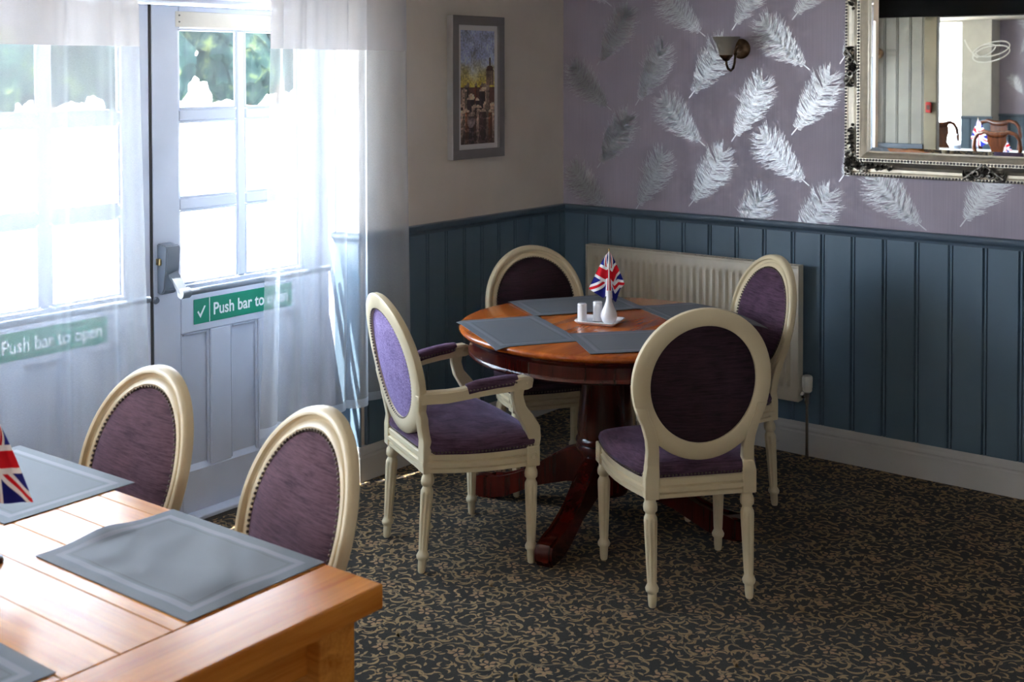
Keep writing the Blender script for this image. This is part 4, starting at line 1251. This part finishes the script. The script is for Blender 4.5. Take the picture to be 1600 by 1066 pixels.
blds = [(rnd.uniform(0, 1), rnd.uniform(0.07, 0.2), rnd.uniform(0.26, 0.53), rnd.choice([(0.20, 0.10, 0.06), (0.28, 0.16, 0.10), (0.42, 0.36, 0.32), (0.14, 0.10, 0.10), (0.34, 0.20, 0.12), (0.10, 0.08, 0.10)])) for _ in range(26)]
blds.sort(key=lambda b: -b[2])


def artcol(u, v):
    n = noise.fractal(Vector((u * 4, v * 9, 1)), 1, 2, 4); n2 = noise.noise(Vector((u * 30, v * 60, 4)))
    if v > 0.5:
        k = (v - 0.5) / 0.5; c = Vector((0.85, 0.76, 0.34)).lerp(Vector((0.62, 0.66, 0.80)), min(1, k * 1.9 + 0.3 * n))
    else: c = Vector((0.22, 0.14, 0.12))
    for (bu, bw, bh, bc) in blds:
        if abs(u - bu) < bw / 2 and v < bh + 0.02 * max(0, 1 - abs(u - bu) / (bw / 2)):
            c = Vector(bc) * (1.25 if u < bu else 0.8)
            if int(v * 70) % 4 == 0 and int(u * 40) % 3 == 0: c = c * 0.45
            if v > bh - 0.012: c = Vector((0.55, 0.48, 0.42))
    du, dv = (u - 0.86) / 0.11, (v - 0.645) / 0.05           # dome with lantern and drum
    if (dv > 0 and du * du + dv * dv < 1): c = Vector((0.26, 0.13, 0.08))
    if abs(u - 0.86) < 0.115 and 0.52 < v <= 0.645: c = Vector((0.62, 0.50, 0.42)) * (0.6 if int(u * 50) % 2 else 1)
    if abs(u - 0.86) < 0.018 and 0.69 < v < 0.76: c = Vector((0.14, 0.09, 0.07))
    if v < 0.26:
        k = (0.26 - v) / 0.26; c = c.lerp(Vector((0.09, 0.06, 0.06)), k * 0.75)
        if abs(n) < 0.12: c = c + Vector((0.12, 0.10, 0.10))
    if (u - 0.3) ** 2 * 3 + (v - 0.22) ** 2 * 9 < 0.05: c = c.lerp(Vector((0.40, 0.36, 0.36)), 0.55 + 0.4 * n)
    c = c * (1.15 if v > 0.5 else 1.7) * (1 + 0.5 * n2 * 0.7 + 0.3 * n)
    return (max(0, c.x), max(0, c.y), max(0, c.z), 1)


gv = [[bm.verts.new((-ax + 2 * ax * i / NX, -0.0226, -az + 2 * az * j / NZ)) for j in range(NZ + 1)] for i in range(NX + 1)]
for i in range(NX):
    for j in range(NZ):
        f = bm.faces.new((gv[i][j], gv[i + 1][j], gv[i + 1][j + 1], gv[i][j + 1])); c = artcol((i + 0.5) / NX, (j + 0.5) / NZ)
        for lp in f.loops: lp[cl] = c
obj('artwork', bm, MT['art'], pc)

# ---------------------------------------------------------------- wall light


def sconce(name, label, loc, rz):
    t = thing(name, label, 'wall lamp', loc, rz)      # local -x is away from the wall
    bm = new(); lathe(bm, [(0.046, 0), (0.046, 0.006), (0.040, 0.012), (0.030, 0.016), (0.018, 0.020), (0.013, 0.030), (0.010, 0.034)], 32, mat4=Matrix.Rotation(-pi / 2, 4, 'Y')); obj('backplate', bm, MT['bronze'], t, True)
    bm = new()
    pts = [(-0.03, 0, 0.004), (-0.048, 0, 0.0), (-0.058, 0, -0.022), (-0.064, 0, -0.060), (-0.080, 0, -0.090), (-0.104, 0, -0.100), (-0.130, 0, -0.090), (-0.144, 0, -0.070), (-0.147, 0, -0.052)]
    tube(bm, pts, 0.0058, 10, upv=Vector((0, 1, 0)))
    lathe(bm, [(0.007, -0.006), (0.010, 0.0), (0.007, 0.006)], 12, (-0.058, 0, -0.025))
    obj('arm', bm, MT['bronze'], t, True)
    bm = new(); lathe(bm, [(0.006, -0.058), (0.014, -0.054), (0.020, -0.045), (0.029, -0.036), (0.031, -0.030), (0.02, -0.03)], 24, (-0.147, 0, 0)); obj('cup', bm, MT['bronze'], t, True)
    bm = new(); lathe(bm, [(0.026, -0.034), (0.031, -0.028), (0.036, -0.005), (0.045, 0.022), (0.060, 0.048), (0.064, 0.052), (0.0625, 0.0525), (0.057, 0.0475), (0.042, 0.021), (0.033, -0.005), (0.028, -0.026), (0.023, -0.031)], 40, (-0.147, 0, 0)); obj('shade', bm, MT['shade'], t, True)
    return t


sconce('wall_lamp', 'bronze wall lamp with frosted glass cone shade on the feather wallpaper', (-0.001, -1.003, 1.817), 0)

# ---------------------------------------------------------------- mirror
MY0, MY1, MZ0, MZ1 = -1.508, -2.705, 1.262, 2.205
mc = Vector((0, (MY0 + MY1) / 2, (MZ0 + MZ1) / 2)); mw, mh = (MY0 - MY1) / 2, (MZ1 - MZ0) / 2
mir = thing('wall_mirror', 'large silver mirror with ornate pewter corners on the feather wallpaper', 'mirror', mc)


def mframe(prof):
    bm = new(); rings = []
    for sy, sz in ((1, -1), (-1, -1), (-1, 1), (1, 1)):
        rings.append([bm.verts.new((-d, sy * (mw - k), sz * (mh - k))) for k, d in prof])
    n = len(prof)
    for i in range(4):
        a, b = rings[i], rings[(i + 1) % 4]
        for j in range(n - 1): bm.faces.new((a[j], a[j + 1], b[j + 1], b[j]))
    return bm


obj('frame', mframe([(0.0, 0), (0.0, 0.016), (0.004, 0.020), (0.012, 0.020), (0.016, 0.018), (0.022, 0.026), (0.034, 0.024), (0.046, 0.028), (0.060, 0.040), (0.066, 0.046), (0.080, 0.046), (0.084, 0.042), (0.096, 0.036), (0.104, 0.030), (0.106, 0.022), (0.106, 0.012)]), MT['champagne'], mir)
for k, d, r in ((0.007, 0.021, 0.0058), (0.073, 0.048, 0.0058)):
    bm = new()
    L_ = mw - k; Z_ = mh - k
    for s in (-1, 1):
        n = int(2 * L_ / 0.0135)
        for i in range(n + 1): ball(bm, (-d, -L_ + 2 * L_ * i / n, s * Z_), r, 1)
        n = int(2 * Z_ / 0.0135)
        for i in range(1, n): ball(bm, (-d, s * L_, -Z_ + 2 * Z_ * i / n), r, 1)
    obj('bead_trim', bm, MT['dark_bead'], mir, True, kind='stuff')
bm = new()
gy, gz, bv = mw - 0.104, mh - 0.104, 0.022
box(bm, -0.0150, -0.008, -gy + bv, gy - bv, -gz + bv, gz - bv); glass = obj('mirror_glass', bm, MT['mirror'], mir)
for nm, pts in (('a', [(gy, -gz), (gy, gz), (gy - bv, gz - bv), (gy - bv, -gz + bv)]), ('b', [(-gy, -gz), (-gy, gz), (-gy + bv, gz - bv), (-gy + bv, -gz + bv)]),
                ('c', [(gy, -gz), (-gy, -gz), (-gy + bv, -gz + bv), (gy - bv, -gz + bv)]), ('d', [(gy, gz), (-gy, gz), (-gy + bv, gz - bv), (gy - bv, gz - bv)])):
    bm = new(); d = (-0.0118, -0.0118, -0.0150, -0.0150)
    top_ = [bm.verts.new((dd, y, z)) for dd, (y, z) in zip(d, pts)]; low = [bm.verts.new((-0.008, y, z)) for y, z in pts]
    bm.faces.new(top_); bm.faces.new(low)
    for i in range(4): bm.faces.new((top_[i], top_[(i + 1) % 4], low[(i + 1) % 4], low[i]))
    obj('bevel_strip', bm, MT['mirror'], glass)


def ornament(bm, M4, kind):
    """scrolling acanthus relief; u,v in the plane of the frame, w out of it"""
    put = lambda u, v, w: M4 @ Vector((u, v, w))
    rnd = random.Random(3)

    def leaf(u, v, a, l, wd, h, cs=1):
        rows = []
        for i in range(7):
            t = i / 6; cu, cv = u + l * t * cos(a + 0.9 * t * cs), v + l * t * sin(a + 0.9 * t * cs); w = wd * sin(pi * (0.12 + 0.86 * t)) * (1 + 0.25 * (i % 2))
            nx, ny = -sin(a + 0.9 * t * cs), cos(a + 0.9 * t * cs); hh = h * (0.5 + 0.8 * sin(pi * t))
            rows.append([bm.verts.new(put(cu + nx * w, cv + ny * w, hh * 0.5)), bm.verts.new(put(cu, cv, hh + 0.004)), bm.verts.new(put(cu - nx * w, cv - ny * w, hh * 0.5))])
        for p, q in zip(rows, rows[1:]):
            for j in range(2): bm.faces.new((p[j], p[j + 1], q[j + 1], q[j]))

    def scroll(u, v, r, a0, s, wd=0.0045, turns=1.6):
        n = 22; pts = []
        for i in range(n):
            t = i / (n - 1); rr = r * (1 - 0.8 * t); a = a0 + s * t * turns * 2 * pi; pts.append(put(u + rr * cos(a), v + rr * sin(a), 0.012 + 0.012 * t))
        tube(bm, pts, wd, 6, scales=[0.6 + 0.6 * i / n for i in range(n)], upv=(M4.to_3x3() @ Vector((0, 0, 1))))

    def boss(u, v, r): 
        for vv in ball(bm, (0, 0, 0), r, 1): vv.co = put(vv.co.x + u, vv.co.y + v, vv.co.z + 0.02)
    if kind == 'corner':
        for k in range(9): leaf(0.05, 0.05, -0.9 + 0.45 * k, 0.05, 0.012, 0.022)
        boss(0.048, 0.048, 0.014)
        for m in (0, 1):
            f = (lambda a, b: (a, b)) if m == 0 else (lambda a, b: (b, a)); s = 1 if m == 0 else -1
            for (a, b, r, an) in ((0.095, 0.030, 0.022, 2.0), (0.028, 0.02, 0.016, 0.5), (0.085, 0.062, 0.016, 4.0)):
                u, v = f(a, b); scroll(u, v, r, an if m == 0 else pi / 2 - an, s)
            for i in range(6):
                u, v = f(0.105 + 0.018 * i, 0.044 + 0.006 * sin(i * 2)); an = 0.5 - 0.2 * i
                leaf(u, v, an if m == 0 else pi / 2 - an, 0.034 - 0.002 * i, 0.010, 0.016)
                leaf(u, v, -0.9 if m == 0 else pi / 2 + 0.9, 0.026, 0.008, 0.014)
            u, v = f(0.222, 0.046); boss(u, v, 0.008); u, v = f(0.11, 0.04); boss(u, v, 0.008)
    else:
        for s in (-1, 1):
            scroll(s * 0.028, 0.036, 0.022, pi / 2, s, 0.0055); scroll(s * 0.058, 0.018, 0.014, 0, -s, 0.0045)
            tube(bm, [put(s * (0.078 - 0.078 * sin(pi / 2 * i / 8) * 1.0), 0.016 + 0.058 * sin(pi / 2 * i / 8), 0.018) for i in range(9)], 0.005, 6, upv=(M4.to_3x3() @ Vector((0, 0, 1))))
            for k in range(4): leaf(s * (0.02 + 0.018 * k), 0.016 + 0.006 * k, (0.5 + 0.5 * k) if s > 0 else pi - 0.5 - 0.5 * k, 0.030, 0.008, 0.016, s)
            leaf(s * 0.06, 0.010, 0.1 if s > 0 else pi - 0.1, 0.045, 0.009, 0.012, s)
        for k in range(5): leaf(0, 0.03, 0.6 + 0.45 * k, 0.038, 0.009, 0.020)
        boss(0, 0.03, 0.010); boss(0.03, 0.05, 0.007); boss(-0.03, 0.05, 0.007)


for sy, sz in ((1, -1), (-1, -1), (-1, 1), (1, 1)):
    bm = new(); M4 = Matrix(((0, 0, -1, -0.02), (-sy, 0, 0, sy * mw), (0, -sz, 0, sz * mh), (0, 0, 0, 1))); ornament(bm, M4, 'corner'); obj('corner_ornament', bm, MT['pewter'], mir, True)
for u, v, o in (((0, -1), (0, 1), (0, -mh)), ((0, 1), (0, -1), (0, mh))):
    pass
for M4 in (Matrix(((0, 0, -1, -0.026), (1, 0, 0, 0), (0, 1, 0, -mh), (0, 0, 0, 1))), Matrix(((0, 0, -1, -0.026), (1, 0, 0, 0), (0, -1, 0, mh), (0, 0, 0, 1))),
           Matrix(((0, 0, -1, -0.026), (0, -1, 0, mw), (1, 0, 0, 0), (0, 0, 0, 1))), Matrix(((0, 0, -1, -0.026), (0, 1, 0, -mw), (1, 0, 0, 0), (0, 0, 0, 1)))):
    bm = new(); ornament(bm, M4, 'side'); obj('side_ornament', bm, MT['pewter'], mir, True)

# ---------------------------------------------------------------- the next room, as the mirror shows it


def splat_chair(label, x, y, rz, H):
    t = thing('wooden_chair', label, 'chair', (x, y, 0), rz, 'brown wooden chairs of the next room')
    FRm = MT['brown_wood']; hw_ = 0.25
    bm = new(); tube(bm, [(-0.02, -0.19, 0.44), (-0.05, -0.21, 0.62), (-0.08, -hw_, H - 0.17), (-0.09, -hw_ + 0.01, H - 0.08), (-0.10, -hw_ + 0.05, H - 0.02), (-0.10, -0.13, H), (-0.10, -0.06, H - 0.025), (-0.10, 0, H - 0.03),
                          (-0.10, 0.06, H - 0.025), (-0.10, 0.13, H), (-0.10, hw_ - 0.05, H - 0.02), (-0.09, hw_ - 0.01, H - 0.08), (-0.08, hw_, H - 0.17), (-0.05, 0.21, 0.62), (-0.02, 0.19, 0.44)], 0.023, 10, upv=Vector((1, 0, 0.1)),
                   scales=[1, 1, 1, 1, 1, 1.1, 1.5, 1.6, 1.5, 1.1, 1, 1, 1, 1, 1]); obj('back_frame', bm, FRm, t, True)
    bm = new(); sp = [(0.05, 0.47), (0.055, 0.56), (0.095, 0.66), (0.10, 0.74), (0.06, 0.80), (0.075, 0.86), (0.105, 0.92), (0.10, H - 0.04)]
    prism(bm, [(a, b) for a, b in sp] + [(-a, b) for a, b in reversed(sp)], lambda u, v, q: (-0.02 - 0.08 * (v - 0.44) / (H - 0.44) + q, u, v), -0.007, 0.007); obj('splat', bm, FRm, t)
    bm = new(); box(bm, -0.03, 0.40, -0.22, 0.22, 0.43, 0.48, 0.012, 2); obj('seat', bm, MT['purple_back'], t)
    for xx, yy in ((-0.02, -0.19), (-0.02, 0.19), (0.37, -0.2), (0.37, 0.2)):
        bm = new(); lathe(bm, [(0.015, 0), (0.022, 0.44)], 10, (xx, yy, 0)); obj('leg', bm, FRm, t, True)
    return t


splat_chair('brown splat-back chair before the bright doorway reflected in the mirror', -10.55, 1.52, radians(-60), 1.05)
splat_chair('brown splat-back chair with open curved back, farther of the two in the mirror', -10.6, 0.87, pi, 1.09)
splat_chair('brown splat-back chair, nearer and lower of the two in the mirror', -9.0, 0.43, pi, 1.03)
wt = thing('white_table', 'table under a white cloth reflected in the mirror', 'table', (-9.75, 0.85, 0))
bm = new(); box(bm, -0.45, 0.45, -0.65, 0.65, 0.72, 0.75, 0.004); obj('tabletop', bm, MT['brown_wood'], wt)
for xx in (-0.38, 0.38):
    for yy in (-0.58, 0.58):
        bm = new(); box(bm, xx - 0.03, xx + 0.03, yy - 0.03, yy + 0.03, 0, 0.72, 0.004); obj('leg', bm, MT['brown_wood'], wt)
bm = new(); ol = lambda o: rrect(0.455 + o, 0.655 + o, 0.02, 4)
stack(bm, ol, [(0.50, 0.02), (0.62, 0.008), (0.74, 0.003), (0.753, 0.0)], cap_bottom=False); o = obj('tablecloth', bm, MT['cloth_white'], None, True); o.location = (-9.75, 0.85, 0)
tag(o, 'white cloth over the table reflected in the mirror', 'tablecloth')
union_flag('union flag before the curved chair back reflected in the mirror', (-9.55, 0.83, 0.753), pi / 2 + 0.3, 0.40, 0.38, 1.7, True)
union_flag('tiny union flag in the lower right of the mirror reflection', (-9.32, 0.45, 0.753), pi / 2 + 0.3, 0.19, 0.18, 0.85, True)
sp = thing('soap_bottle', 'white pump bottle with blue label reflected in the mirror', 'bottle', (-9.6, 1.1, 0.753))
bm = new(); lathe(bm, [(0.05, 0), (0.055, 0.01), (0.055, 0.09), (0.04, 0.12), (0.015, 0.135), (0.012, 0.16)], 20); obj('body', bm, MT['china'], sp, True)
bm = new(); lathe(bm, [(0.056, 0.03), (0.0565, 0.075)], 20); obj('label_band', bm, MT['silver_grey'], sp)
bm = new(); lathe(bm, [(0.01, 0.155), (0.01, 0.19), (0.018, 0.195), (0.018, 0.205)], 12); obj('pump', bm, MT['china'], sp)
cb = thing('cable_loop', 'coil of white cable on the white pier reflected in the mirror', 'cable', (-13.28, 1.98, 2.0))
bm = new()
for (cy, cz, ry, rz_, y0) in ((-0.22, 0.02, 0.24, 0.10, 0), (-0.20, -0.05, 0.26, 0.11, 0), (-0.1, 0.0, 0.16, 0.075, 0)):
    tube(bm, [(0.03, cy + ry * cos(a), cz + rz_ * sin(a) - 0.05 * cos(a)) for a in [2 * pi * i / 30 for i in range(30)]], 0.008, 6, True, upv=Vector((1, 0, 0)))
tube(bm, [(0.03, 0.18 - 0.01 * i - 0.004 * i * i * 0.3, 0.16 - 0.03 * i) for i in range(10)], 0.008, 6, upv=Vector((1, 0, 0)))
obj('coil', bm, MT['cable'], cb, True)
cp = thing('call_point', 'red fire call point on the olive door architrave reflected in the mirror', 'alarm', (PX + 0.02, -0.05, 1.40))
bm = new(); box(bm, 0, 0.03, -0.022, 0.022, -0.045, 0.045, 0.004); obj('housing', bm, MT['red_plastic'], cp)
bm = new(); box(bm, 0.03, 0.032, -0.014, 0.014, -0.02, 0.02); obj('glass_plate', bm, MT['dark_wood'], cp)
sconce('wall_lamp', 'wall lamp with glass shade on the planked wall reflected in the mirror', (PX + 0.014, 0.40, 1.86), pi)
